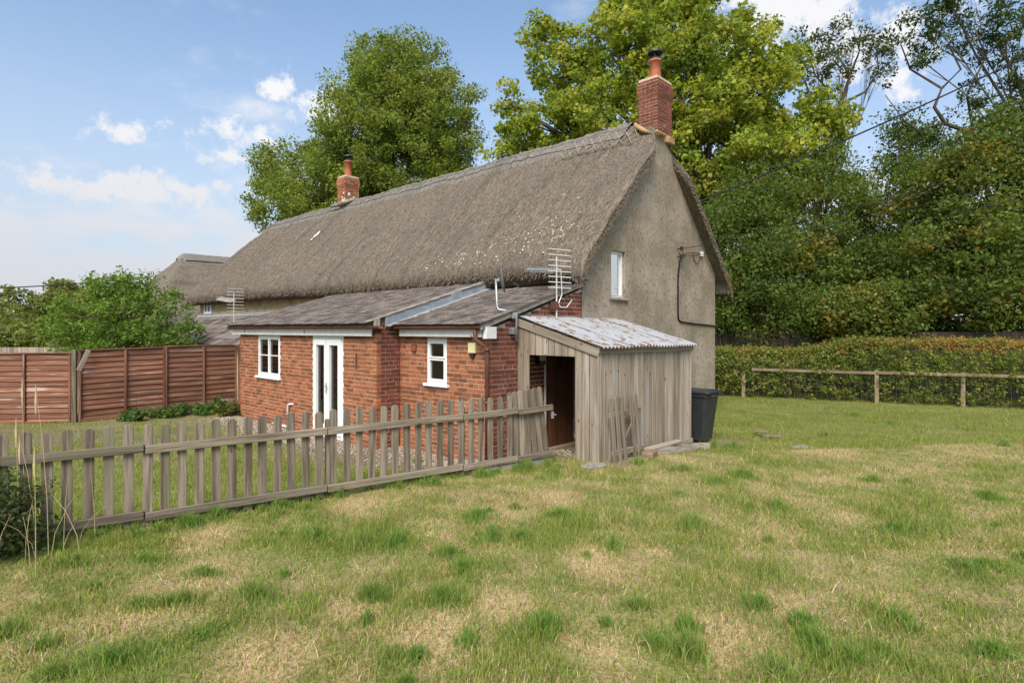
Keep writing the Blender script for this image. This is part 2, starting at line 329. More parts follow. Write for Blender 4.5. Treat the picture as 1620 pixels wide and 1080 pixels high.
def plank(name, p0, p1, wd, th, mat, parent, wdir=(0, 0, 1), shape='flat', bev=.004):
    """a board of its own: local X along p0>p1, local Z its width"""
    p0 = Vector(p0); p1 = Vector(p1); L = (p1-p0).length; x = (p1-p0).normalized(); z = Vector(wdir); z = (z-x*z.dot(x)).normalized(); y = z.cross(x)
    key = (round(L, 3), wd, th, mat, shape)
    if key not in _pl:
        mb = MB()
        if shape == 'pale':
            r = wd/2; poly = [(0, 0, -r), (L-r*.8, 0, -r)]+[(L-r*.8+r*.8*math.sin(a), 0, -r*math.cos(a)) for a in [math.radians(q) for q in (30, 60, 90, 120, 150)]]+[(L-r*.8, 0, r), (0, 0, r)]
        else: poly = [(0, 0, -wd/2), (L, 0, -wd/2), (L, 0, wd/2), (0, 0, wd/2)]
        mb.prism([(a, -th/2, c) for a, b, c in poly], (0, th, 0))
        me = bpy.data.meshes.new(name); me.from_pydata(mb.v, [], mb.f); me.update(); me.materials.append(M[mat]); _pl[key] = me
    o = link(name, _pl[key], mat, parent)
    m = Matrix((x, y, z)).transposed().to_4x4(); m.translation = p0; o.matrix_local = m
    if bev:
        b = o.modifiers.new('bevel', 'BEVEL'); b.width = bev; b.segments = 1; b.limit_method = 'ANGLE'
    return o
def grid_faces(nu, nv):
    i = np.arange((nu-1)*(nv-1)); a = (i//(nv-1))*nv+i % (nv-1)
    return np.stack([a, a+1, a+nv+1, a+nv], 1)

# ------------------------------------------------------------------ ground
def masks(x, y):
    """bare (0 grass .. 1 bare soil or gravel), dry (0 green .. 1 straw)"""
    c, s = math.cos(ANG), math.sin(ANG); dx = x-ORG.x; dy = y-ORG.y; t = dx*c+dy*s; ss = -dx*s+dy*c
    gravel = sstep(t, -2.0, -1.0)*(1-sstep(t, 3, 3.3))*sstep(ss, -1.9, -1.5)*(1-sstep(ss, 8.6, 9.2))*(ss > -1.62)
    gravel = gravel*sstep(beyond(x, y), .2, .6)
    path = (1-sstep(np.abs(ss+1.85+.1*np.sin(t*3)), .15, .4))*sstep(t, .4, .8)*(1-sstep(t, 4.6, 5.6))
    bb = beyond(x, y)
    strip = sstep(bb, 3.2, 4.6)*(x < -1.5)*sstep(fbm(x*1.1, y*1.1, 3), .38, .58)
    bare = np.clip(np.maximum(np.maximum(gravel, path*.8), strip*.55), 0, 1)
    dry = fbm(x*.55+3, y*.55+8, 5)
    d2 = fbm(x*1.9+31, y*1.9+2, 4)
    d3 = fbm(x*5.3+11, y*5.3+6, 3); dry = sstep(dry*.34+d2*.33+d3*.33, .33, .68)*.85
    for px, py, r in ((1150, 1010, .55), (700, 1010, .5), (1290, 710, 1.1), (960, 890, .6), (300, 930, .7), (1230, 690, .8), (420, 1040, .5), (560, 960, .35), (330, 850, .5), (1250, 960, .4), (800, 960, .4), (200, 980, .45), (880, 790, .6), (560, 800, .45)):
        Y = F*2.0/(py-HY); X = (px-CX)/F*Y; dd = np.hypot(x-X, (y-Y)*.8)
        dry = np.maximum(dry, (1-sstep(dd, r*.3, r))*(.75+.5*d2))
    dry = np.where(bb > .4, dry*.30, dry)
    dry = np.where((y > 11.5) & (x > 2), dry*.8, dry)
    return np.clip(bare, 0, 1), np.clip(dry, 0, 1)
def build_ground():
    ax = np.concatenate([-np.geomspace(600, 9.2, 22), np.arange(-9, 17, .14), np.geomspace(17.2, 600, 22)])
    ay = np.concatenate([-np.geomspace(600, 2, 14), np.arange(0, 22, .14), np.geomspace(22.3, 900, 24)])
    X, Y = np.meshgrid(ax, ay, indexing='ij'); x = X.ravel(); y = Y.ravel()
    z = gz(x, y)
    bare, dry = masks(x, y); n = fbm(x*4, y*4, 3)[:, None]
    far = (np.hypot(x, y-9) > 30)[:, None]
    green = np.array((.14, .165, .04))*(.7+.6*n); straw = np.array((.42, .315, .175))*(.7+.6*n); soil = np.array((.20, .155, .11))*(.65+.7*n)
    dn = np.clip(dry*1.1, 0, 1)[:, None]
    col = green*(1-dn)+straw*dn; col = np.where(far, green, col); col = col*(1-bare[:, None])+soil*bare[:, None]
    # washed-out little bank behind the bin
    z = z-.16*np.exp(-(((x-5.6)/.7)**2+((y-12.3)/.5)**2))
    o = npmesh('ground', np.stack([x, y, z], 1), grid_faces(len(ax), len(ay))[:, ::-1], None, None, col, True)
    m = bpy.data.materials.new('lawn_soil'); m.use_nodes = True; t, b = principled(m)
    a = N(t, 'ShaderNodeAttribute', attribute_name='Col'); tc = N(t, 'ShaderNodeTexCoord')
    nz = N(t, 'ShaderNodeTexNoise'); nz.inputs['Scale'].default_value = 35; nz.inputs['Detail'].default_value = 5; t.links.new(tc.outputs['Object'], nz.inputs['Vector'])
    k = mathn(t, 'MULTIPLY_ADD', nz.outputs[0], 1.2, .4); vm = N(t, 'ShaderNodeVectorMath', operation='SCALE'); t.links.new(a.outputs['Color'], vm.inputs[0]); t.links.new(k, vm.inputs['Scale'])
    t.links.new(vm.outputs[0], b.inputs['Base Color']); b.inputs['Roughness'].default_value = .95; b.inputs['Specular IOR Level'].default_value = .1
    bp = N(t, 'ShaderNodeBump'); bp.inputs['Strength'].default_value = .8; bp.inputs['Distance'].default_value = .03; t.links.new(nz.outputs[0], bp.inputs['Height']); t.links.new(bp.outputs[0], b.inputs['Normal'])
    o.data.materials.append(m); tag(o, 'rough lawn and garden ground sloping gently towards the cottage', None, None, 'structure')
build_ground()
def indoors(x, y):
    c, s = math.cos(ANG), math.sin(ANG); dx = x-ORG.x; dy = y-ORG.y; t = dx*c+dy*s; ss = -dx*s+dy*c
    a = (t > -.02) & (t < 8.5) & (ss > 0) & (ss < 20.5); b = (t > -.54) & (t < .1) & (ss > 2.35) & (ss < 8.5)
    d = (t > .6) & (t < 3.75) & (ss > -1.68) & (ss < .1)
    return a | b | d
def blades(name, x, y, hgt, wid, col, lean, seg3, label, mat='grass'):
    n = len(x); z = gz(x, y)-.004; az = nr.random(n)*2*np.pi; fa = nr.random(n)*2*np.pi
    dx = np.cos(az)*lean*hgt; dy = np.sin(az)*lean*hgt; wx = np.cos(fa)*wid*.5; wy = np.sin(fa)*wid*.5
    up = hgt*np.sqrt(np.clip(1-np.minimum(lean, .95)**2, .06, 1))
    b0 = np.stack([x-wx, y-wy, z], 1); b1 = np.stack([x+wx, y+wy, z], 1)
    tip = np.stack([x+dx, y+dy, z+up], 1)
    if seg3:
        m = np.stack([x+dx*.35, y+dy*.35, z+up*.62], 1); w2 = np.stack([wx, wy, 0*wx], 1)*.75
        V = np.stack([b0, b1, m+w2, m-w2, tip], 1).reshape(-1, 3); i = np.arange(n)[:, None]*5
        Fc = np.concatenate([i+np.array([[0, 1, 2]]), i+np.array([[0, 2, 3]]), i+np.array([[3, 2, 4]])], 0); k = 5
    else:
        V = np.stack([b0, b1, tip], 1).reshape(-1, 3); Fc = np.arange(n)[:, None]*3+np.array([[0, 1, 2]]); k = 3
    o = npmesh(name, V, Fc, mat, None, np.repeat(col, k, 0))
    return tag(o, label, 'grass', None, 'stuff')
def grass_cols(n, dry, x, y):
    g = np.array([(.205, .255, .046), (.245, .285, .058), (.155, .225, .040), (.30, .315, .085), (.18, .265, .06)])[nr.integers(0, 5, n)]
    s = np.array([(.52, .39, .21), (.42, .31, .165), (.60, .48, .30), (.38, .255, .13), (.47, .40, .19)])[nr.integers(0, 5, n)]
    isdry = nr.random(n) < np.clip(dry*.62+.09, 0, .86)
    c = np.where(isdry[:, None], s, g)*(.74+.90*nr.random((n, 1)))
    return c, isdry
def fan(n, y0, y1, dens_pow=1.0):
    # points over the ground the photograph looks at, denser near the standpoint
    u = nr.random(n); y = y0*(y1/y0)**u if dens_pow == 1 else (y0**.4+(y1**.4-y0**.4)*u)**2.5
    x = (nr.random(n)*2-1)*(y*.92+2.6)
    return x, y
def lawn():
    for lab, n, y0, y1, hs, ws, seg in (('short patchy green and straw grass of the near lawn', 215000, 2.2, 5.6, .052, .0050, True), ('patchy green and straw grass of the lawn further off', 470000, 5.3, 22, .058, .0075, False)):
        x, y = fan(n, y0, y1)
        bare, dry = masks(x, y); dens = fbm(x*3.1, y*3.1, 3)
        keep = (nr.random(n) > bare*1.1) & ~indoors(x, y) & (x < 17) & (x > -13.5) & (nr.random(n) < .45+.9*dens)
        x, y, dry = x[keep], y[keep], dry[keep]; n = len(x)
        col, isd = grass_cols(n, dry, x, y)
        tf = sstep(fbm(x*1.5+7, y*1.5+1, 4), .48, .66)*(1-dry)
        h = hs*(.5+nr.random(n)*.9)*(1+1.1*tf)*np.where(isd, .8, 1.0)
        lean = np.where(isd, .45+.6*nr.random(n), .12+.65*nr.random(n))
        blades('lawn_grass', x, y, h, ws*(.7+.6*nr.random(n)), col, lean, seg, lab)
    x, y = fan(26000, 2.9, 14); bare, dry = masks(x, y); k = (nr.random(len(x)) < dry*1.1-.12) & ~indoors(x, y) & (beyond(x, y) < .3); x, y = x[k], y[k]; n = len(x)
    col = np.array([(.56, .43, .25), (.48, .36, .20), (.64, .53, .34)])[nr.integers(0, 3, n)]*(.7+.5*nr.random((n, 1)))
    blades('dry_straw', x, y, .06+.10*nr.random(n), .0045+.003*nr.random(n), col, .80+.19*nr.random(n), True, 'dead straw lying over the worn patches of the lawn')
    # longer green tufts
    cx = []; cy = []; rr = []; hh = []
    for px, py, r, h in ((590, 945, .17, .17), (700, 950, .22, .15), (400, 945, .26, .16), (860, 1000, .20, .16), (1095, 835, .26, .19), (570, 862, .30, .17), (625, 862, .22, .17), (290, 955, .25, .14), (500, 850, .2, .15), (1090, 1040, .16, .22),
                         (1085, 1000, .13, .16), (1270, 990, .12, .16), (755, 820, .26, .15), (580, 985, .08, .14), (1200, 960, .15, .14), (1290, 1020, .2, .13), (1420, 985, .3, .13), (1350, 1050, .4, .13), (1230, 1070, .3, .14), (1130, 765, .3, .14), (960, 990, .1, .1), (1530, 900, .3, .11), (180, 1050, .3, .12), (730, 900, .15, .11), (1420, 840, .3, .12), (940, 705, .2, .16), (1160, 700, .25, .18), (1130, 700, .12, .25), (1175, 755, .25, .16), (1010, 735, .15, .16), (1080, 745, .3, .13)):
        Y = F*2.0/(py-HY); cx.append((px-CX)/F*Y); cy.append(Y); rr.append(r); hh.append(h)
    for i in range(130):
        y = 2.6*(18/2.6)**rnd.random(); cx.append((rnd.random()*2-1)*(.9*y+2.2)); cy.append(y); rr.append(.06+.2*rnd.random()); hh.append(.07+.07*rnd.random())
    for i in range(90):   # along the foot of the picket fence and the shed
        u = rnd.random()*1.15-.15; p = FL+(FR-FL)*u; cx.append(p[0]+rnd.uniform(-.15, .25)); cy.append(p[1]-rnd.uniform(-.2, .25)); rr.append(.06+.1*rnd.random()); hh.append(.10+.10*rnd.random())
    X = []; Y = []; H = []; T = []
    for a, b, r, h in zip(cx, cy, rr, hh):
        k = int(min(420, 70+4200*r*r*2.0*(1 if b < 7 else .6)))
        q = np.minimum(np.abs(nr.normal(0, .62, k)), 1.9)*r; th = nr.random(k)*6.283; el = .6+.8*rnd.random()
        X.append(a+q*np.cos(th)*el); Y.append(b+q*np.sin(th)/el*.8); H.append(h*np.clip(1-.42*q/r, .25, 1)*(.6+.6*nr.random(k))); T.append(np.full(k, nr.random()))
    X, Y, H, T = map(np.concatenate, (X, Y, H, T)); k = ~indoors(X, Y); X, Y, H, T = X[k], Y[k], H[k], T[k]; n = len(X)
    a = np.array((.175, .30, .055)); b = np.array((.245, .325, .08)); col = (a*(1-T[:, None])+b*T[:, None])*(.7+.6*nr.random((n, 1)))
    dryb = nr.random(n) < .06; col[dryb] = (.4, .32, .17)
    blades('grass_tufts', X, Y, H, .005+.0035*nr.random(n), col, .15+.6*nr.random(n), True, 'longer lush green tufts standing out of the lawn')
lawn()

# ------------------------------------------------------------------ the thatched cottage
cot = thing('thatched_cottage', 'long thatched cottage with grey roughcast gable, two brick chimneys and red brick lean-to', 'cottage', ORG)
R0, R1, RT = 2.12, 8.84, 5.48         # eaves and ridge (t)
EZ, RZZ = 3.60, 7.06
SL = (RZZ-EZ)/(RT-R0)
def roof_z(t, s, noise=True):
    lift = .12*sstep(s, 6, 14)
    zf = EZ+lift+(t-R0)*(RZZ-EZ-lift)/(RT-R0)
    zb = EZ+(R1-t)*SL
    zh = EZ+.15+(21.0-s)*2.9
    a = np.minimum(zf, zb); k = .22
    def smin(p, q, k): h = np.clip(.5+.5*(q-p)/k, 0, 1); return q*(1-h)+p*h-k*h*(1-h)
    z = smin(zf, zb, .16); z = smin(z, zh, .9)
    v = np.clip((t-R0)/(RT-R0), 0, 1)
    z = z+.10*np.sin(v*np.pi)*(1-sstep(t, RT, RT+.2))        # slight belly
    # the neighbour's half was coated later: a soft step in the straw
    st = sstep(s-(13.6+1.2*v), -.25, .35); z = z+.10*st*(1-sstep(s, 16, 19))*np.sin(np.clip(v*1.15, 0, 1)*np.pi)
    z = z+.07*np.exp(-((s-12.2-1.2*v)/.5)**2)*np.sin(v*np.pi)*-1
    # rolled verge at the gable, rounded eaves
    z = z-.26*np.clip((.55-s)/.85, 0, 1)**2
    z = z-.16*np.clip(1-(t-R0)/.22, 0, 1)**2-.16*np.clip(1-(R1-t)/.22, 0, 1)**2
    z = z-.25*np.clip(1-(21.0-s)/.4, 0, 1)**2
    if noise:
        z = z+.075*(fbm(s*.8+3, t*.6, 3)-.5)+.055*(fbm(s*5.5, t*2.2+9, 3)-.5)+.05*(fbm(s*15, t*7+2, 2)-.5)
    return z
def s_start(t):
    return -.30*sstep(np.abs(t-5.66), .30, .95)+.02*(1-sstep(np.abs(t-5.66), .30, .6))
def thatch():
    nt_, ns = 140, 330
    tt = np.linspace(R0, R1, nt_); q = np.linspace(0, 1, ns)**1.25
    T = np.repeat(tt[:, None], ns, 1); S0 = s_start(T); S = S0+(21.0-S0)*q[None, :]
    S = S+.05*(fbm(T*3, S*0+2, 3)-.5)*np.clip(1-q*12, 0, 1)[None, :]
    Z = roof_z(T, S)
    wob = .05*(fbm(S*1.5, S*0+4, 3)-.5)
    T2 = T.copy(); T2[0] += wob[0]; T2[-1] += wob[-1]
    top = np.stack([T2, S, Z], -1).reshape(-1, 3)
    Zl = np.minimum(roof_z(T, np.clip(S, .6, 20.3), False)-.36, Z-.12)
    Zl = Zl+.03*(fbm(S*6, T*6, 2)-.5)
    Tl = T2+.10*np.clip(1-(T-R0)/.2, 0, 1)-.10*np.clip(1-(R1-T)/.2, 0, 1)
    Sl = S+.05*np.clip(1-q*40, 0, 1)[None, :]-.08*np.clip(1-(1-q)*40, 0, 1)[None, :]
    bot = np.stack([Tl, Sl, Zl], -1).reshape(-1, 3); n = len(top)
    gf = grid_faces(nt_, ns); fs = [gf[:, ::-1], gf+n]
    idx = np.arange(n).reshape(nt_, ns)
    def skirt(l): fs.append(np.stack([l[:-1], l[1:], l[1:]+n, l[:-1]+n], 1))
    skirt(idx[0]); skirt(idx[-1][::-1]); skirt(idx[:, 0][::-1]); skirt(idx[:, -1])
    o = npmesh('thatched_roof', np.concatenate([top, bot]), np.concatenate(fs), 'thatch', cot, None, True)
    # straw ends bristling at eaves and verges and over the coat
    m = 26000; V = []; n1 = 9000
    s1 = nr.random(n1)*21.2-.28; t1 = np.full(n1, R0)+nr.random(n1)*.06; z1 = roof_z(t1, s1)-nr.random(n1)*.26+.0; d1 = np.stack([-.55+0*s1, (nr.random(n1)-.5)*.5, -.75-.2*nr.random(n1)], 1)
    n2 = 6000; t2 = R0+nr.random(n2)*(R1-R0); s2 = s_start(t2)+nr.random(n2)*.05; z2 = roof_z(t2, s2)-nr.random(n2)*.24; sg = np.where(t2 < RT, -1, 1); d2 = np.stack([sg*.55, -.35-.3*nr.random(n2), -.55-.2*nr.random(n2)], 1)
    n3 = 30000; t3 = R0+nr.random(n3)*(RT-R0); s3 = nr.random(n3)**1.3*20.7-.2; z3 = roof_z(t3, s3)+.0; d3 = np.stack([-.68+0*t3, (nr.random(n3)-.5)*.45, -.60+.2*nr.random(n3)], 1)
    A = np.concatenate([np.stack([t1, s1, z1], 1), np.stack([t2, s2, z2], 1), np.stack([t3, s3, z3], 1)]); D = np.concatenate([d1, d2, d3]); L = np.concatenate([.03+.06*nr.random(n1), .03+.05*nr.random(n2), .035+.06*nr.random(n3)])[:, None]
    D = D/np.linalg.norm(D, axis=1)[:, None]; Wd = np.cross(D, nr.normal(size=D.shape)); Wd = Wd/np.linalg.norm(Wd, axis=1)[:, None]*.006
    V = np.stack([A-Wd, A+Wd, A+D*L], 1).reshape(-1, 3)
    st = npmesh('straw_ends', V, np.arange(len(V)).reshape(-1, 3), 'straw', o); tag(st, kind='stuff')
    # ridge cap, its own coat with a cut edge
    ns = 420; q = np.linspace(.02, 1, ns); s = q*20.15+.28*(1-q); rows = np.linspace(-1, 1, 31); T = np.zeros((31, ns)); Z = np.zeros((31, ns)); S = np.repeat(s[None], 31, 0)
    drop = .50+.10*(fbm(s*1.1, s*0+3, 3)-.5)*2+.22*(1-sstep(s, 0, 3.5))
    T = RT+rows[:, None]*drop[None, :]; Z = roof_z(T, S)+.035+.05*(1-np.abs(rows[:, None])**6); Z[0] -= .06; Z[-1] -= .06
    rc = npmesh('ridge_cap', np.stack([T, S, Z], -1).reshape(-1, 3), grid_faces(31, ns)[:, ::-1], 'ridge', o, None, True)
    # liggers: long hazel rods and crossed spars that pin the ridge
    mb = MB(); md = MB()
    def on(t_, s_, h=.085):
        return (t_, s_, float(roof_z(np.array([t_]), np.array([s_]), True)[0])+h)
    def rod(b, a, c, r=.009, k=5): b.tube([on(a[0]+(c[0]-a[0])*i/k, a[1]+(c[1]-a[1])*i/k) for i in range(k+1)], r, 4)
    for dd in (.16, .40):
        s_ = .5
        while s_ < 19.6:
            f = float(np.interp(s_, s, drop)); f2 = float(np.interp(s_+.5, s, drop)); rod(md, (RT-dd/.5*f, s_), (RT-dd/.5*f2, s_+.5), .011); s_ += .5
    s_ = 3.2
    while s_ < 19.2:
        f = float(np.interp(s_, s, drop)); rod(md, (RT-.16/.5*f, s_), (RT-.40/.5*f, s_+.32), .007); rod(md, (RT-.40/.5*f, s_), (RT-.16/.5*f, s_+.32), .007); s_ += .42
    s_ = .25
    while s_ < 2.2:
        for (t0, t1) in ((-.30, -.55), (-.55, -.80)):
            rod(mb, (RT+t0, s_), (RT+t1, s_+.24), .012); rod(mb, (RT+t1, s_), (RT+t0, s_+.24), .012)
        s_ += .24
    for t0 in (-.30, -.80): rod(mb, (RT+t0, .2), (RT+t0, 2.2), .012, 24)
    tag(mb.build('spar_lattice', 'spar', o), 'pale crossed hazel spars by the gable chimney', kind='stuff'); tag(md.build('ridge_liggers', 'spardark', o), kind='stuff')
    # lichen cushions low on the straw
    bm = MB(); 
    for i in range(210):
        a = rnd.random()
        if i < 70: s_ = rnd.gauss(.9, .35); t_ = R0+.1+abs(rnd.gauss(.25, .3))
        elif i < 180: s_ = rnd.uniform(1.2, 4.6); t_ = R0+.08+abs(rnd.gauss(0, .28))*(1.2-.1*s_)
        else: s_ = rnd.uniform(.3, 8); t_ = R0+.1+rnd.random()*2.2
        p = Vector(on(t_, s_, .0)); r = rnd.uniform(.008, .023)
        bm.tube([p+Vector((-.2, 0, .2))*r*k for k in (-.5, .4, 1.4)], [r*1.0, r*1.25, r*.35], 6)
    tag(bm.build('lichen', 'lichen', o, True), 'pale lichen cushions', kind='stuff')
    return o
thatch()
# ---- walls of the main range
def under(t): # underside line of the thatch over the gable
    return float(np.minimum(EZ+(t-R0)*SL, EZ+(R1-t)*SL))-.16
def main_walls():
    T0, T1 = 2.53, 8.43; mb = MB()
    def piece(ta, tb, za, zb0, zb1): mb.prism([(ta, 0, za), (tb, 0, za), (tb, 0, zb1), (ta, 0, zb0)], (0, .32, 0))
    wt0, wt1, wz0, wz1 = 3.52, 4.05, 2.86, 3.83
    piece(T0, wt0, -.3, under(T0), under(wt0)); piece(wt0, wt1, -.3, wz0, wz0); piece(wt0, wt1, wz1, under(wt0), under(wt1)); piece(wt1, RT, -.3, under(wt1), under(RT)); piece(RT, T1, -.3, under(RT), under(T1))
    mb.build('gable_wall', 'render', cot)
    MB().box(5.32, 5.97, .33, .45, 6.2, 6.70).build('chimney_breast', 'render', cot)
    b = MB(); b.box(T0, T0+.35, .33, 20.35, -.3, 3.75); b.build('rear_wall', 'cob', cot)
    b = MB(); b.box(T1-.35, T1, .33, 20.35, -.3, 3.75); b.box(T0+.36, T1-.36, 20.0, 20.35, -.3, 3.7); b.build('far_walls', 'cob', cot)
    # gable window, deep in the render
    wdw = window('window', lambda u, d, z: Vector((u, -d, z)), wt0, wt1, wz0, wz1, -.13, [(0, 1, 0, 1)], fr=.045, sill='slab', inner='curtain')
    return wdw
def window(name, f, u0, u1, z0, z1, d0, panes, fr=.05, bar=.035, sill='white', inner='interior', glaz=None, opened=None, depth=.06):
    """f(u, d, z) maps the wall's own axes to the cottage frame; d is outward; panes as fractions"""
    def bx(mb, a, b, c, d, e, g):
        mb.add([f(a+(b-a)*x, c+(d-c)*y, e+(g-e)*z) for x, y, z in CUBE], CF)
    fm = MB(); bx(fm, u0, u1, d0, d0+depth, z0, z0+fr); bx(fm, u0, u1, d0, d0+depth, z1-fr, z1); bx(fm, u0, u0+fr, d0, d0+depth, z0+fr, z1-fr); bx(fm, u1-fr, u1, d0, d0+depth, z0+fr, z1-fr)
    win = fm.build(name, 'white', cot, bev=.004)
    U0, U1, Z0, Z1 = u0+fr, u1-fr, z0+fr, z1-fr
    for (a, b, c, d) in panes:
        ua, ub, za, zb = U0+(U1-U0)*a, U0+(U1-U0)*b, Z0+(Z1-Z0)*c, Z0+(Z1-Z0)*d
        k = bar/2+.004; sf = MB()
        ins = .028 if len(panes) > 1 else .012
        bx(sf, ua, ub, d0+.012, d0+depth+.012, za, za+ins); bx(sf, ua, ub, d0+.012, d0+depth+.012, zb-ins, zb); bx(sf, ua, ua+ins, d0+.012, d0+depth+.012, za+ins, zb-ins); bx(sf, ub-ins, ub, d0+.012, d0+depth+.012, za+ins, zb-ins)
        sf.build('sash', 'white', win, bev=.003)
        pm = MB(); bx(pm, ua+ins, ub-ins, d0+.025, d0+.031, za+ins, zb-ins); pm.build('pane', 'glass', win)
    if glaz:
        for (a, b, c, d) in glaz:
            gm = MB(); bx(gm, U0+(U1-U0)*a, U0+(U1-U0)*b, d0+.032, d0+.05, Z0+(Z1-Z0)*c-.011, Z0+(Z1-Z0)*d+.011); gm.build('glazing_bar', 'white', win)
    if sill:
        sm = MB(); bx(sm, u0-.06, u1+.06, d0+.02, .055, z0-.055, z0-.002); sm.build('sill', 'white' if sill == 'white' else 'slab', win, bev=.005)
    # curtain or blind behind the glass: a folded sheet
    if inner != 'interior':
        n = 41; v = []; 
        for i in range(n):
            u = u0+(u1-u0)*i/(n-1); dd = d0-.10+.018*math.sin(i*1.25)
            v += [f(u, dd, z0), f(u, dd, z1)]
        cm = MB(); cm.add(v, [(2*i, 2*i+2, 2*i+3, 2*i+1) for i in range(n-1)]); cm.build('curtain', inner, win, True)
    return win
main_walls()
# cob wall window under the eaves at the far end
window('window', lambda u, d, z: Vector((2.53-d, u, z)), 18.95, 19.75, 2.86, 3.50, .0, [(0, .5, 0, 1), (.5, 1, 0, 1)], fr=.05, sill='slab', inner=None or 'interior', glaz=[(0, 1, .5, .5)])
# ---- bricks
BRK = []      # (matrix columns origin, u, n, size) for each brick: o, udir, ndir, len, height
def brick_wall(name, f, u0, u1, ztop, openings, endl=False, endr=False, phase=0, mat='brick', z0=-.15, thick=.10, core=.22):
    """mortar core with openings + list of bricks proud of it"""
    us = sorted({u0, u1}|{o[0] for o in openings}|{o[1] for o in openings})
    mb = MB()
    for ia, (a, b) in enumerate(zip(us[:-1], us[1:])):
        a = a+.007 if ia == 0 else a; b = b-.007 if ia == len(us)-2 else b
        cuts = sorted([(o[2], o[3]) for o in openings if o[0] <= a+.01 and o[1] >= b-.01]); z = z0-.15
        def seg(zb, zt_a, zt_b):
            mb.add([f(a, -core, zb), f(b, -core, zb), f(b, -.006, zb), f(a, -.006, zb), f(a, -core, zt_a), f(b, -core, zt_b), f(b, -.006, zt_b), f(a, -.006, zt_a)], CF)
        for (c, d) in cuts:
            if c > z: seg(z, c, c)
            z = d
        seg(z, ztop(a)-.012, ztop(b)-.012)
    wall = mb.build(name, 'mortar', cot)
    out = []; course = 0; z = z0
    while z < max(ztop(u0), ztop(u1)):
        hdr = course % 4 == 2; first = False
        L = .1075-.005 if hdr else .2225-.0075; u = u0-(phase+(course % 2)*.1125+(.05 if hdr else 0)) % .225
        while u < u1:
            a, b = max(u, u0), min(u+L, u1); za, zb = z, z+.063
            if b-u0 < .075: u += L+.012; first = True; continue
            if a > u0 and a-u0 < .09+L and first: a = u0
            first = False
            if u1-b < .085: b = u1
            if b-a > .03:
                spans = [(a, b)]
                for o in openings:
                    if zb > o[2]+.01 and za < o[3]-.01:
                        ns = []
                        for (p, q) in spans:
                            if q <= o[0] or p >= o[1]: ns.append((p, q)); continue
                            if p < o[0]-.03: ns.append((p, o[0]))
                            if q > o[1]+.03: ns.append((o[1], q))
                        spans = ns
                for (p, q) in spans:
                    top = min(ztop(p), ztop(q))
                    if top-za > .03: out.append((p, q, za, min(zb, top)))
            u += L+.012
        z += .077; course += 1
    for (p, q, za, zb) in out:
        pr = rnd.uniform(-.002, .003); BRK.append((wall, f, p, q, za, zb, pr, mat, thick))
    return wall
fL = lambda u, d, z: Vector((-.52-d, u, z)); fR = lambda u, d, z: Vector((0-d, u, z))
fP = lambda u, d, z: Vector((u, 2.37-d, z)); fS = lambda u, d, z: Vector((u, 0-d, z))
sideTop = lambda u: 2.19+.315*(u+.0)
brick_wall('brick_wall', fL, 2.37, 8.45, lambda u: 2.12, [(6.235, 7.41, 1.08, 2.05), (3.52, 4.72, .02, 2.07)])
brick_wall('brick_wall', fR, 0, 2.37, lambda u: 2.12, [(1.015, 1.554, 1.23, 2.03)], phase=.06)
brick_wall('brick_wall', fP, -.52+.105, -.003, lambda u: 2.35, [], phase=.02, core=.3, mat='brickdark')  # pier's side face: darker brick than the front, shade put into the colour
brick_wall('brick_wall', fS, .105, 2.52, sideTop, [(1.435, 2.31, .02, 2.0)], phase=.04, mat='brickdark')  # side wall: both dirt and shade are put into this darker brick colour
MB().box(-.40, 2.5, 8.2, 8.44, -.3, 2.3).build('end_wall', 'mortar', cot)
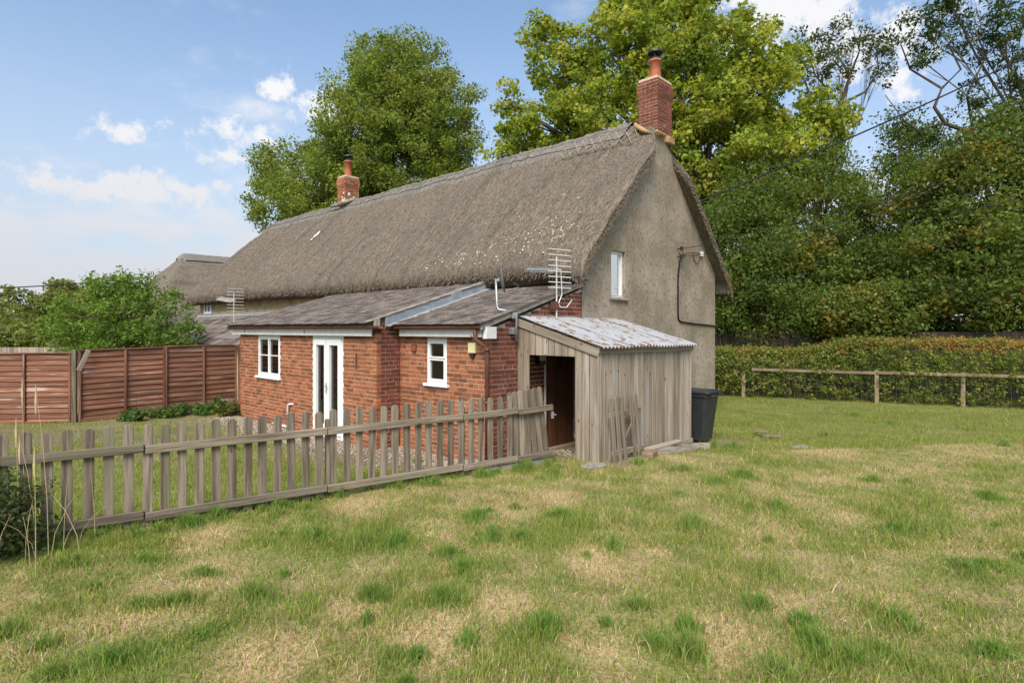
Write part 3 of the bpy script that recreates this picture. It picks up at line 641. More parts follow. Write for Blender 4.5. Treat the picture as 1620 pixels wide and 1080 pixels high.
# pier head above the fascia between the two roofs
# ---- chimneys
def chimney(name, t0, t1, s0, s1, z0, z1, corb, label, potlen, mat, seed):
    ch = MB().box(t0+.006, t1-.006, s0+.006, s1-.006, z0-.02, z1).build(name, 'mortar', cot); ch['label'] = label
    zz = z0; k = 0; rr = random.Random(seed)
    n = int((z1-z0)/.075)
    while k < n:
        e = .028 if k >= n-corb else 0.0
        if k in (n-corb-1, n-1): e = .012 if k == n-1 else .016
        sides = [(lambda u, d, z, e=e: Vector((u, s0-e-d, z)), t0-e, t1+e), (lambda u, d, z, e=e: Vector((t0-e-d, u, z)), s0-e+.1, s1+e), (lambda u, d, z, e=e: Vector((u, s1+e+d, z)), t0-e+.1, t1+e), (lambda u, d, z, e=e: Vector((t1+e+d, u, z)), s0-e+.1, s1+e-.1)]
        for si, (f, a, b) in enumerate(sides):
            u = a-(0 if (k+si) % 2 else .1125)
            while u < b:
                p, q = max(u, a), min(u+.2125, b)
                if q-p > .03: BRK.append((ch, f, p, q, zz, zz+.060, rr.uniform(-.002, .003), mat if si < 2 else mat+'_b', .1))
                u += .2225
        if e > 0: MB().box(t0-e+.006, t1+e-.006, s0-e+.006, s1+e-.006, zz-.008, zz+.07).build('mortar_bed', 'mortar', ch)
        zz += .075; k += 1
    top = zz; cx, cy = (t0+t1)/2, (s0+s1)/2
    fl = MB(); fl.prism([(t0+.02, s0+.02, top-.005), (t1-.02, s0+.02, top-.005), (t1-.02, s1-.02, top-.005), (t0+.02, s1-.02, top-.005)], (0, 0, .012)); 
    fl.add([(t0+.02, s0+.02, top+.007), (t1-.02, s0+.02, top+.007), (t1-.02, s1-.02, top+.007), (t0+.02, s1-.02, top+.007), (cx-.14, cy-.14, top+.07), (cx+.14, cy-.14, top+.07), (cx+.14, cy+.14, top+.07), (cx-.14, cy+.14, top+.07)], CF); fl.build('flaunching', 'concrete', ch)
    r = .125; pz = top+.05
    MB().lathe((cx, cy, pz), [(r+.012, 0), (r+.008, .1), (r, potlen-.05), (r+.018, potlen-.045), (r+.018, potlen), (r-.03, potlen), (r-.03, 0.1)], 24).build('chimney_pot', 'pot', ch, True)
    cw = MB(); z = pz+potlen
    cw.lathe((cx, cy, z), [(.135, -.02), (.14, .03), (.12, .05), (.08, .05)], 20)
    for a in range(4): cw.tube([(cx+.11*math.cos(a*1.57+.4), cy+.11*math.sin(a*1.57+.4), z+.03), (cx+.12*math.cos(a*1.57+.4), cy+.12*math.sin(a*1.57+.4), z+.19)], .010, 6)
    cw.lathe((cx, cy, z+.15), [(.175, .0), (.18, .012), (.17, .05), (.09, .085), (.0, .095), (.0, .08), (.165, .0), (.175, .0)], 24); cw.build('cowl', 'black', ch)
    return ch
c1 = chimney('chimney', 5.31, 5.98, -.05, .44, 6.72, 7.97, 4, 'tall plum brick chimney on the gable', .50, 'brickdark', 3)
c2 = chimney('chimney', 5.17, 5.75, 13.0, 13.58, 6.95, 8.05, 4, 'shorter red brick chimney part way along the ridge', .62, 'brick', 5)
for (a, b, c, d, e, g) in ((5.22, 5.62, -.10, .02, 6.62, 6.70), (5.72, 6.06, -.09, .03, 6.52, 6.68)):
    MB().box(a, b, c, d, e, g).build('corbel_stone', 'stone', cot, bev=.02)
ms = MB(); ms.tube([(5.30, .52, 6.98), (5.10, .36, 6.83), (5.00, .12, 6.66), (5.08, -.02, 6.58)], [.04, .06, .055, .02], 8); ms.build('mortar_fillet', 'stone', c1, True)
def flashing2():   # mortar and whitewash fillet around the shorter chimney
    mb = MB(); mb.tube([(5.0, 13.75, 6.93), (5.02, 13.3, 6.93), (5.05, 12.95, 6.96), (5.5, 12.9, 7.16), (5.85, 12.95, 7.05)], [.05, .07, .08, .07, .04], 8); mb.build('mortar_fillet', 'concrete', c2, True)
    rr = random.Random(4)
    mb = MB()
    for i in range(26):
        z = 6.98+abs(rr.gauss(0, .22)); z = min(z, 7.5); a = rr.gauss(5.24, .10) if i % 3 else rr.gauss(5.6, .1)
        if i % 3 == 1: y = rr.uniform(13.0, 13.2); mb.box(5.162, 5.17, y, y+rr.uniform(.03, .08), z, z+rr.uniform(.03, .08))
        else: a = min(max(a, 5.18), 5.68); mb.box(a, a+rr.uniform(.03, .09), 12.992-.0006*i, 13.0, z, z+rr.uniform(.03, .09))
    mb.build('whitewash_flakes', 'peel', c2)['kind'] = 'stuff'
flashing2()
# ---- place bricks: the largest-looking as pieces of their own, the rest joined per wall
RZI = RZ.to_3x3()
def visible_area(f, p, q, za, zb):
    c = ORG+RZI @ f((p+q)/2, 0, (za+zb)/2); d = (c-camo.location).length
    n = RZI @ (f(0, 1, 0)-f(0, 0, 0)); v = (camo.location-c).normalized()
    return (q-p)*(zb-za)*max(0, n.dot(v))/d/d
scored = []
for i, b in enumerate(BRK):
    wall, f, p, q, za, zb, pr, mat, th = b
    a = visible_area(f, p, q, za, zb); ch = wall.name.startswith('chimney')
    c = f((p+q)/2, 0, (za+zb)/2)
    if not ch and abs(c.y) < .11 and c.x > .7 and c.z < 2.35: a = 0
    if not ch and c.z < 1.1: a = 0                     # behind the picket fence
    if ch: a = a*1.6 if wall is c1 and not mat.endswith('_b') else 0
    scored.append((a, i))
scored.sort(reverse=True); solo = {i for a, i in scored[:300] if a > 0}
UB = {}
def unit_brick(mat):
    if mat not in UB:
        me = bpy.data.meshes.new('brick'); me.from_pydata([tuple(p) for p in CUBE], [], CF); me.update(); me.materials.append(M[mat]); UB[mat] = me
    return UB[mat]
rest = {}
for i, (wall, f, p, q, za, zb, pr, mat, th) in enumerate(BRK):
    mat = mat.replace('_b', '')
    if i in solo:
        o = link('brick', unit_brick(mat), None, wall)
        o0 = f(p, -th, za); m = Matrix.Identity(4)
        ux, uy = (f(q, -th, za)-o0), (f(p, pr, za)-o0)
        for r_ in range(3): m[r_][0] = ux[r_]; m[r_][1] = uy[r_]; m[r_][2] = (0, 0, zb-za)[r_]; m[r_][3] = o0[r_]
        o.matrix_local = m
    else:
        rest.setdefault((wall.name, mat), [wall, MB()])[1].add([f(p+(q-p)*x, -th+(th+pr)*y, za+(zb-za)*z) for x, y, z in CUBE], CF)
for (nm, mat), (wall, mb) in rest.items():
    o = mb.build('brickwork', mat, wall); o['kind'] = 'stuff'
# ---- windows and doors of the lean-to
window('window', fL, 6.235, 7.41, 1.10, 2.05, -.07, [(0, .5, 0, 1), (.5, 1, 0, 1)], fr=.055, inner='blind', glaz=[(0, .5, .52, .52), (.5, 1, .52, .52)])
window('window', fR, 1.015, 1.554, 1.25, 2.03, -.06, [(0, 1, 0, .56), (0, 1, .58, 1)], fr=.05, inner='curtain')
def french_door():
    d = window('french_door', fL, 3.52, 4.72, .02, 2.07, -.06, [(0, .5, 0, 1), (.5, 1, 0, 1)], fr=.06, bar=.1, sill=None, inner='interior')
    for a, b in ((3.585, 3.69), (4.02, 4.11), (4.13, 4.22), (4.55, 4.655)):
        MB().add; mb = MB(); mb.add([fL(a+(b-a)*x, -.045+.07*y, .09+1.91*z) for x, y, z in CUBE], CF); mb.build('door_stile', 'white', d, bev=.004)
    for a, b in ((3.69, 4.02), (4.22, 4.55)):
        for c, e in ((.09, .27), (1.88, 2.0)):
            mb = MB(); mb.add([fL(a+(b-a)*x, -.045+.068*y, c+(e-c)*z) for x, y, z in CUBE], CF); mb.build('door_rail', 'white', d, bev=.004)
    mb = MB(); mb.add([fL(4.10+.03*x, .025+.012*y, .92+.2*z) for x, y, z in CUBE], CF); mb.tube([fL(4.115, .03, 1.06), fL(4.115, .07, 1.06), fL(4.02, .07, 1.06)], .009, 6); mb.build('door_handle', 'steel', d)
    # a slatted blind hangs inside the leaf nearer the window
    for k in range(44):
        z = .3+k*.036; mb = MB(); mb.add([fL(4.14+.5*x, -.14+.02*y, z+.022*w_) for x, y, w_ in CUBE], CF)
        if k == 0: me = mb.build('blind_slat', 'blind', d)
        else:
            o = me.copy(); C.objects.link(o); o.location = (0, 0, k*.036)
french_door()
def cottage_bits():
    # fascia boards, gutter, downpipe
    for (a, b, t) in ((2.40, 8.72, -.62), (.02, 2.22, -.13)):
        MB().box(t, t+.03, a, b, 2.075, 2.25).build('fascia_board', 'peel', cot, bev=.004)
    MB().box(-.13, .10, -.10, .0-.01, 2.05, 2.24).build('eaves_end_board', 'peel', cot, bev=.004)
    MB().box(-.60, -.50, 2.28, 2.36, 2.24, 2.40).build('verge_end_stone', 'slab', cot, bev=.004)
    def gut(a, b, t, z):
        mb = MB(); n = 8; v = []
        for s_ in (a, b):
            for k in range(n+1):
                an = math.pi+math.pi*k/n; v.append((t+.055*math.cos(an), s_, z+.055*math.sin(an)))
            for k in range(n, -1, -1):
                an = math.pi+math.pi*k/n; v.append((t+.048*math.cos(an), s_, z+.048*math.sin(an)))
        m = 2*(n+1); mb.add(v, [(k, (k+1) % m, m+(k+1) % m, m+k) for k in range(m)]+[tuple(range(m)), tuple(range(2*m-1, m-1, -1))]); return mb
    gut(2.0, 8.76, -.685, 2.262).build('gutter', 'brownpvc', cot); gut(-.05, 2.30, -.19, 2.252).build('gutter', 'brownpvc', cot)
    mb = MB(); mb.tube([(-.19, .10, 2.2), (-.19, .10, 2.05), (-.14, .02, 1.97), (-.05, -.02, 1.90), (-.05, -.03, 1.78), (-.05, -.03, -.1)], .036, 10)
    for z in (1.85, 1.0): mb.tube([(-.05, -.03, z), (-.05, -.03, z+.05)], .045, 10)
    mb.build('downpipe', 'brownpvc', cot, True)
    # lean-to roofs: bed, slates, verge boards
    def slate_roof(t0, z0, t1, z1, s0, s1, n_solo, lab):
        L = math.hypot(t1-t0, z1-z0); sl = Vector((t1-t0, 0, z1-z0))/L; nv = Vector((-sl.z, 0, sl.x)); org = Vector((t0, 0, z0))
        bed = MB().prism([(t0, s0, z0), (t1, s0, z1), (t1, s1, z1), (t0, s1, z0)], nv*-.05).build('lean_to_roof', 'slatebed', cot); bed['label'] = lab
        sw, sh, ex = .20, .30, .15; me = bpy.data.meshes.new('slate')
        me.from_pydata([(x*sw*.975-sw/2, y*sh, z*.013) for x, y, z in CUBE], [], CF); me.update(); me.materials.append(M['slate'])
        items = []
        r = 0; v = -.05
        while v < L-.1:
            s_ = s0+(.5*sw if r % 2 else 0)
            while s_ < s1+.02:
                if rnd.random() > .012:
                    c = org+sl*(v+rnd.uniform(-.012, .012))+nv*(.004+rnd.random()*.010); c.y = min(max(s_, s0+sw*.3), s1-sw*.3)
                    y = sl+nv*(-.035-rnd.random()*.02); y.normalize(); yaw = rnd.uniform(-.03, .03); x = (Vector((0, -1, 0))+y*yaw).normalized(); z = x.cross(y)
                    m = Matrix((x, y, z)).transposed().to_4x4(); m.translation = c+nv*.016; items.append(m)
                s_ += sw
            v += ex; r += 1
        items.sort(key=lambda m: (P(*m.translation)-camo.location).length)
        mb = MB(); base = [Vector(p.co) for p in me.vertices]
        for i, m in enumerate(items):
            if i < n_solo: o = link('slate', me, None, bed); o.matrix_local = m
            else: mb.add([m @ p for p in base], CF)
        o = mb.build('slate_courses', 'slate', bed); o['kind'] = 'stuff'
        return bed
    slate_roof(-.73, 2.30, 2.52, 3.27, 2.36, 8.72, 170, 'larger mossy slate lean-to roof')
    slate_roof(-.21, 2.275, 2.52, 3.10, -.07, 2.33, 130, 'smaller mossy slate lean-to roof')
    # lead upstand where the bigger roof stands above the smaller, verge of the smaller
    sl = .995/3.25; z = lambda t: 2.275+(t+.73)*sl; zr = lambda t: 2.25+(t+.21)*.3114
    MB().prism([(-.35, 2.335, zr(-.35)+.03), (2.5, 2.335, zr(2.5)+.03), (2.5, 2.335, z(2.5)+.05), (-.35, 2.335, z(-.35)+.05)], (0, .02, 0)).build('lead_upstand', 'lead', cot)
    MB().prism([(-.35, 2.21, zr(-.35)+.045), (2.5, 2.21, zr(2.5)+.045), (2.5, 2.33, zr(2.5)+.06), (-.35, 2.33, zr(-.35)+.06)], (0, 0, .008)).build('lead_apron', 'lead', cot)
    MB().prism([(-.72, 2.335, z(-.72)+.045), (2.5, 2.335, z(2.5)+.045), (2.5, 2.43, z(2.5)+.05), (-.72, 2.43, z(-.72)+.05)], (0, 0, .02)).build('verge_cap', 'slab', cot, bev=.004)
    MB().prism([(-.21, -.075, zr(-.21)-.06), (2.5, -.075, zr(2.5)-.06), (2.5, -.075, zr(2.5)+.03), (-.21, -.075, zr(-.21)+.03)], (0, .06, 0)).build('verge_mortar', 'slab', cot, bev=.006)
    MB().box(2.44, 2.53, -.04, 2.33, 3.02, 3.40).build('lead_flashing', 'felt', cot); MB().box(2.46, 2.53, 2.34, 8.6, 3.2, 3.42).build('lead_flashing', 'felt', cot)
    # neighbour's lower lean-to
    bed = MB().prism([(.55, 8.80, 1.72), (2.52, 8.80, 2.74), (2.52, 20.1, 2.74), (.55, 20.1, 1.72)], (.02, 0, -.05)).build('lean_to_roof', 'slatebed', cot); bed['label'] = 'low dark lean-to roof of long overlapping sheets'
    nv = Vector((-.46, 0, .888)); up = Vector((.888, 0, .46)); k = 0; s_ = 8.85
    for r in range(6):
        s_ = 8.85+(.15 if r % 2 else 0); 
        while s_ < 20.0:
            c = Vector((.55, s_, 1.72))+up*(r*.37-.03)+nv*(.012+.012*rnd.random()); a = up*.44-nv*.02; b = Vector((0, .46, 0))
            mb = MB(); mb.add([c+b*x+a*y+nv*(.015*z) for x, y, z in CUBE], CF); mb.build('slate', 'slate', bed); s_ += .47
    MB().box(2.36, 2.53, 10.2, 20.2, 2.70, 2.80).build('lead_flashing', 'lead', cot)
    MB().box(.8, 1.05, 8.5, 20.1, -.3, 1.75).build('lean_to_wall', 'cob', cot)
    MB().tube([(2.44, 10.6, 3.2), (2.44, 10.6, 3.75)], .07, 10).build('soil_pipe', 'lead', cot, True)
    # wall fittings
    mb = MB(); mb.tube([fL(5.75, .05, .02), fL(5.75, .05, .50), fL(5.72, .045, .55), fL(5.62, .0, .56), fL(5.58, -.02, .56)], .022, 8); mb.build('waste_pipe', 'white', cot, True)
    mb = MB(); mb.tube([fL(6.5, .06, .05), fL(5.8, .06, .05)], .022, 8); mb.build('waste_pipe', 'white', cot, True)
    mb = MB(); mb.add([fR(1.86+.12*x, .0+.05*y*(1-.5*z), 1.80+.13*z) for x, y, z in CUBE], CF); mb.build('vent_hood', 'brickdark', cot, bev=.006)
    mb = MB(); mb.add([fL(3.02+.03*x, .0+.02*y, 1.46+.28*z) for x, y, z in CUBE], CF); mb.build('hanging_bracket', 'brownpvc', cot)
    # side door in the lean-to
    d = MB().box(1.44, 2.305, .05, .09, .03, 1.99).build('side_door', 'darkwood', cot); d['label'] = 'dark brown plank door inside the shed'
    for k in range(6): plank('door_board', (1.505+k*.146, .045, .04), (1.505+k*.146, .045, 1.985), .142, .02, 'darkwood', d, (1, 0, 0), bev=.004)
    MB().box(1.80, 1.96, .025, .034, 1.48, 1.78).build('door_light', 'black', d)
    MB().box(2.315, 2.42, -.03, .02, .02, 2.0).build('door_frame', 'peel', cot); MB().box(1.40, 1.43, -.02, .02, .02, 2.0).build('door_frame', 'peel', cot)
    MB().box(1.3, 2.5, -.12, -.01, -.05, .09).build('door_step', 'railwood', cot, bev=.008)
    # supply cable clipped to the gable, insulators, meter box
    mb = MB(); x = lambda t, z, d=.02: Vector((t, -d, z))
    mb.tube([x(6.42, 3.95, .08), x(6.36, 3.85, .05), x(6.34, 3.4), x(6.335, 2.6), x(6.36, 2.44), x(6.48, 2.385), x(7.2, 2.34), x(8.42, 2.29)], .020, 6); mb.build('supply_cable', 'cable', cot, True)
    for z in (4.13, 3.94):
        mb = MB(); mb.tube([x(6.35, z, .0), x(6.35, z, .14)], .012, 6); mb.tube([x(6.35, z-.045, .11), x(6.35, z+.045, .11)], .038, 8); mb.build('insulator', 'black', cot)
    MB().box(7.52, 7.62, -.07, -.005, 4.06, 4.17).build('junction_box', 'white', cot, bev=.006)
    mb = MB(); mb.tube([x(6.35, 3.94, .11), x(6.7, 4.05, .08), x(7.1, 4.1, .05), x(7.52, 4.13, .03)], .010, 5); mb.tube([x(7.55, 4.08), x(7.4, 3.85), x(7.2, 3.9), x(7.12, 4.09)], .008, 5); mb.tube([x(6.35, 4.13, .1), x(6.6, 3.95, .06), x(6.45, 3.85, .05), x(6.37, 3.8)], .008, 5); mb.build('loose_wires', 'cable', cot, True)
    # a scrap of white sheet caught in the straw
    t_, s_ = 3.75, 12.9
    zt = lambda a, b: float(roof_z(np.array([a]), np.array([b]))[0])
    v = [(t_+i*.09, s_+j*.055+.03*math.sin(i*2+j), zt(t_+i*.09, s_+j*.055)+.03+.025*math.sin(i*1.7+j*2.1)) for i in range(5) for j in range(3)]
    mb = MB(); mb.add(v, [(i*3+j, i*3+j+1, i*3+j+4, i*3+j+3) for i in range(4) for j in range(2)]); o = mb.build('plastic_scrap', 'scrap', None); o.location = ORG; o.rotation_euler.z = ANG
    sd = o.modifiers.new('thick', 'SOLIDIFY'); sd.thickness = .01
    tag(o, 'torn white scrap of sheet caught in the thatch slope', 'scrap')
cottage_bits()

# ------------------------------------------------------------------ shed
SH = P(.69, -1.64, .15); shed = thing('lean_to_shed', 'weathered grey board shed with sloping rusty tin roof against the cottage', 'shed', SH)
def sp(t, s, z): return Vector((t-.69, s+1.64, z-.15))
def shed_build():
    zt = lambda s: 1.93+(s+1.64)*(2.40-1.93)/1.64
    n = 12; wd = 1.62/n
    for k in range(n):
        s_ = -.01-wd*(k+.5); top = zt(s_-wd/2)-.02
        bot = 1.775 if 2 <= k <= 9 and not (k == 9) else .12+.02*rnd.random()
        if k < 2: bot = .02
        plank('front_board', sp(.69, s_, bot), sp(.69, s_, top), round(wd-.009, 4), .02, 'shedwood', shed, (0, 1, 0), bev=.007)
    n = 21; wd = 3.02/n
    for k in range(n):
        t_ = .70+wd*(k+.5); plank('side_board', sp(t_, -1.645, .20-.12*k/n), sp(t_, -1.645, 1.86), round(wd-.009, 4), .02, 'shedwood', shed, (1, 0, 0), bev=.007)
    plank('corner_batten', sp(.685, -1.662, .10), sp(.685, -1.662, 1.80), .035, .03, 'shedwood', shed, (1, 0, 0))
    plank('barge_board', sp(.665, .005, zt(0)-.065), sp(.665, -1.69, zt(-1.69)-.065), .13, .025, 'shedwood', shed)
    plank('eaves_board', sp(.66, -1.672, 1.895), sp(3.74, -1.672, 1.865), .125, .025, 'shedwood', shed)
    plank('skirting_board', sp(1.7, -1.668, .13), sp(3.73, -1.668, .10), .14, .02, 'shedwood', shed)
    for s_ in (-.04, -1.6):
        for t_ in (.73, 3.68): plank('corner_post', sp(t_, s_, -.05), sp(t_, s_, zt(s_)-.05), .07, .07, 'shedwood', shed, (1, 0, 0))
    plank('lintel', sp(.735, -.05, 1.83), sp(.735, -1.6, 1.83), .10, .05, 'shedwood', shed)
    n = 11
    for k in range(n): plank('end_board', sp(3.715, -.08-.148*k, .05), sp(3.715, -.08-.148*k, zt(-.15-.148*k)-.03), .143, .02, 'shedwood', shed, (0, 1, 0))
    # four overlapping corrugated sheets
    for k in range(4):
        t0 = .62+k*.80; wd = .86 if k < 3 else .76; nx = 64; V = []
        for j in range(13):
            s_ = .01-1.78*j/12
            for i in range(nx+1):
                t_ = t0+wd*i/nx; z = zt(s_)+.035+.019*math.sin((t_)*2*math.pi/.10)+.006*(k % 2)*1.6-.03*(t_-.6)/3.2+.004*math.sin(j*1.1+k)
                V.append(sp(t_, s_, z))
        V = np.array([tuple(p) for p in V]); o = npmesh('roof_sheet', V, grid_faces(13, nx+1), 'tin', shed, None, True)
        sd = o.modifiers.new('thick', 'SOLIDIFY'); sd.thickness = .003
shed_build()
# wall lamp inside the shed porch, on the brick
lp = thing('wall_lantern', 'small black and white wall lantern on brick inside the shed opening', 'lantern', P(1.2, -.02, 1.62))
MB().box(-.05, .05, -.03, .02, -.04, .10).build('back_plate', 'black', lp); MB().tube([(0, -.02, 0), (0, -.09, -.02), (0, -.10, .04)], .012, 6).build('bracket', 'black', lp); MB().lathe((0, -.10, .03), [(.0, 0), (.05, .01), (.045, .17), (.0, .18)], 12).build('shade', 'curtain', lp, True)
MB().lathe((0, -.10, .0), [(.0, -.04), (.06, -.02), (.06, .03), (.0, .031)], 12).build('lamp_base', 'black', lp)
fl = thing('floodlight', 'cream square floodlight with sensor on brick beside the downpipe', 'floodlight', P(0, .34, 1.83))
MB().box(-.055, -.0, -.085, .085, -.02, .15).build('lamp_head', 'paint_cream', fl, bev=.008); MB().box(-.06, -.0, -.035, .035, -.10, -.03).build('sensor', 'black', fl, bev=.01)

# ------------------------------------------------------------------ satellite dish and aerials
def dish():
    o = thing('satellite_dish', 'grey satellite dish on a bent pole clamped to the brick corner', 'dish', P(.56, -.08, 2.0))
    MB().tube([(0, -.02, 0), (0, -.02, .44), (-.02, .02, .49), (-.06, .33, .54), (-.06, .38, .60), (-.06, .40, 1.06)], .021, 8).build('mast', 'steel', o, True)
    for z in (.12, .38): MB().box(-.08, .03, -.02, .08, z, z+.11).build('wall_bracket', 'steel', o, bev=.004)
    aim = Vector((.66, -.74, .12)).normalized(); c = Vector((-.02, .33, 1.05)); a = aim.cross(Vector((0, 0, 1))).normalized(); b = a.cross(aim)
    mb = MB(); v = []; n = 28
    for r in (0, .3, .6, .85, 1):
        for k in range(n): th = k*2*math.pi/n; v.append(c+(a*math.cos(th)*.215+b*math.sin(th)*.235)*r+aim*(.055*r*r))
    mb.add(v, [(i*n+k, i*n+(k+1) % n, (i+1)*n+(k+1) % n, (i+1)*n+k) for i in range(4) for k in range(n)]); d = mb.build('reflector', 'dishgrey', o, True); d.modifiers.new('t', 'SOLIDIFY').thickness = .008
    MB().tube([Vector((-.06, .39, 1.03)), c-aim*.01], .03, 6).build('mount', 'steel', o)
    e = c+aim*.30-b*.17; MB().tube([c-b*.22, e], .008, 6).build('feed_arm', 'steel', o); MB().tube([e+b*.02, e+b*.02-aim*.10+b*.06], .024, 8).build('receiver_head', 'black', o)
dish()
def aerial(loc, label, mast_h, yaw, sc, down, full):
    o = thing('television_aerial', label, 'aerial', loc, ANG)
    MB().tube([(0, 0, 0), (0, 0, mast_h)], .016*sc, 6).build('mast', 'alu', o)
    d = Vector((math.cos(yaw), math.sin(yaw), 0)); p = Vector((-d.y, d.x, 0)); h = Vector((0, 0, mast_h-.25*sc))
    MB().tube([h-d*.12*sc, h+d*.95*sc+Vector((0, 0, .10*sc))], .010*sc, 6).build('boom', 'alu', o)
    for k in range(8): z = (-.34+k*.085*1.2)*sc; MB().tube([h-d*.10*sc-p*.27*sc+Vector((0, 0, z)), h-d*.10*sc+p*.27*sc+Vector((0, 0, z))], .011*sc, 5).build('reflector_rod', 'alu', o)
    for k in range(11):
        q = h+d*(.08+.083*k)*sc+Vector((0, 0, .01*k*sc)); e = .085*sc; mb = MB()
        mb.tube([q-p*e-Vector((0, 0, e*.7)), q+p*e+Vector((0, 0, e*.7))], .009*sc, 4); mb.tube([q-p*e+Vector((0, 0, e*.7)), q+p*e-Vector((0, 0, e*.7))], .009*sc, 4); mb.build('director', 'alu' if not full else 'steel', o)
    if full:
        MB().tube([(0, 0, mast_h-.2), (.05, -.06, mast_h-.25), (.08, -.06, .45), (.0, -.05, .3), (.05, -.04, .22), (.25, -.03, .22), (.42, -.02, .36)], .009, 5).build('coaxial_cable', 'white', o)
        MB().box(-.09, .03, -.03, .09, .18, .32).build('wall_bracket', 'brownpvc', o)
aerial(P(1.60, -.12, 2.38), 'tall aluminium grid aerial on mast fixed to the brick above the shed', 1.12, math.radians(78), .95, True, True)
aerial(P(1.55, 14.2, 2.25), 'pale grid aerial on mast standing on the low lean-to roof', 1.22, math.radians(98), 1.1, False, False)

# ------------------------------------------------------------------ picket fence
def picket():
    g = .2; n0 = Vector((FD[1], -FD[0], 0)); fd = Vector((FD[0], FD[1], 0)); a0 = Vector((FL[0], FL[1], 0))-fd*2.2
    Ltot = (Vector((FR[0], FR[1], 0))-a0).length
    o = thing('picket_fence', 'low weathered grey picket fence with round-topped pales across the lawn', 'fence', (a0.x, a0.y, 0), math.atan2(FD[1], FD[0]))
    joints = [1.05, 2.88+.02, 4.71+.02, 6.55, 7.45]
    def gh(u): p = a0+fd*u; return g1(p.x, p.y)
    # x along fence, y away from the viewer
    u = .06; i = 0
    while u < Ltot-.72:
        near = min(abs(u-j) for j in joints)
        h = 1.035+rnd.uniform(-.012, .012)+.02*u/Ltot
        ln = rnd.uniform(-.008, .008); z = gh(u)
        plank('pale', (u, .0+rnd.uniform(-.004, .004), z+.02+rnd.uniform(-.01, .03)), (u+ln, rnd.uniform(-.01, .01), z+h), round(rnd.choice((.084, .087, .09)), 3), .019, 'fencewood', o, (1, 0, 0), 'pale', .003); u += .158+rnd.uniform(-.006, .006); i += 1
    for k in range(7):   # the leaning end section
        u = Ltot-.70+k*.108; z = gh(u); lean = -.03-.02*k
        plank('pale', (u+.02, .02, z+.04), (u+lean+.02, .03, z+1.09+.01*k), .085, .019, 'fencewood', o, (1, 0, 0), 'pale', .003)
    js = [0]+joints+[Ltot+.03]
    for a, b in zip(js[:-1], js[1:]):
        dz = rnd.uniform(-.01, .01)
        plank('rail', (a+.006, -.032, gh(a)+.80+dz), (b-.006, -.032, gh(b)+.81+dz+(.02 if b > 7.4 else 0)), .085, .038, 'fencewood', o, bev=.005)
        plank('rail', (a+.006, -.032, gh(a)+.12+dz), (b-.006, -.032, gh(b)+.14+dz), .085, .038, 'fencewood', o, bev=.005)
    for j in joints: plank('post', (j+.03, .06, gh(j)-.25), (j+.03, .06, gh(j)+.93), .06, .06, 'fencewood', o, (1, 0, 0), bev=.006)
    plank('gravel_board', (Ltot-1.35, -.01, gh(Ltot-1.3)+.03), (Ltot+.03, -.01, gh(Ltot)+.05), .16, .03, 'concrete', o)
    mb = MB(); mb.box(Ltot-.02, Ltot+.02, -.07, -.05, gh(Ltot)+.68, gh(Ltot)+.78); mb.tube([(Ltot-.03, -.07, gh(Ltot)+.73), (Ltot+.06, -.07, gh(Ltot)+.73)], .012, 6); mb.build('gate_latch', 'steel', o)
picket()
gt = thing('picket_gate', 'small loose greenish picket gate leaning against the shed side', 'gate', P(.80, -1.72, .12))
for k, t_ in enumerate((.07, .21, .35, .63, .77)): plank('pale', (t_, -.13, .02), (t_+.01, -.03, 1.05), .085, .019, 'fencewood', gt, (1, 0, 0), 'pale', .003)
plank('rail', (.02, -.035, .78), (.93, -.035, .78), .085, .03, 'fencewood', gt); plank('rail', (.02, -.095, .22), (.93, -.095, .20), .085, .03, 'fencewood', gt)
plank('brace', (.33, -.085, .28), (.76, -.045, .72), .07, .02, 'fencewood', gt)

# ------------------------------------------------------------------ bin
def wheelie():
    p = P(4.30, -1.52); o = thing('wheelie_bin', 'dark grey plastic wheelie bin behind the shed', 'bin', (p.x, p.y, g1(p.x, p.y)-.01))
    mb = MB(); v = []
    for (z, hx, hy, yo) in ((.06, .21, .21, .02), (.12, .215, .22, .02), (.86, .27, .29, 0), (.90, .275, .295, 0), (.90, .29, .31, 0), (.96, .29, .31, 0)):
        for sx, sy in ((-1, -.8), (-.8, -1), (.8, -1), (1, -.8), (1, .8), (.8, 1), (-.8, 1), (-1, .8)): v.append((sx*hx, sy*hy+yo, z))
    f = [(i*8+k, i*8+(k+1) % 8, (i+1)*8+(k+1) % 8, (i+1)*8+k) for i in range(5) for k in range(8)]+[tuple(range(7, -1, -1)), tuple(40+k for k in range(8))]
    mb.add(v, f); mb.build('body', 'binpl', o, bev=.008)
    lid = MB(); v = []
    for (z, k) in ((.965, 1.0), (1.0, 1.02), (1.025, .95), (1.035, .6)):
        for sx, sy in ((-1, -.85), (-.85, -1), (.85, -1), (1, -.85), (1, .85), (.85, 1), (-.85, 1), (-1, .85)): v.append((sx*.30*k, sy*.325*k-.01, z))
    lid.add(v, [(i*8+k, i*8+(k+1) % 8, (i+1)*8+(k+1) % 8, (i+1)*8+k) for i in range(3) for k in range(8)]+[tuple(range(7, -1, -1)), tuple(24+k for k in range(8))]); lid.build('lid', 'binpl', o, bev=.006)
    MB().tube([(-.24, -.34, .93), (-.24, -.39, .94), (.24, -.39, .94), (.24, -.34, .93)], .016, 8).build('handle', 'binpl', o, True)
    for x in (-.24, .24): MB().tube([(x-.025, .17, .11), (x+.025, .17, .11)], .11, 18).build('wheel', 'black', o)
    MB().tube([(-.24, .17, .11), (.24, .17, .11)], .012, 6).build('axle', 'steel', o)
wheelie()
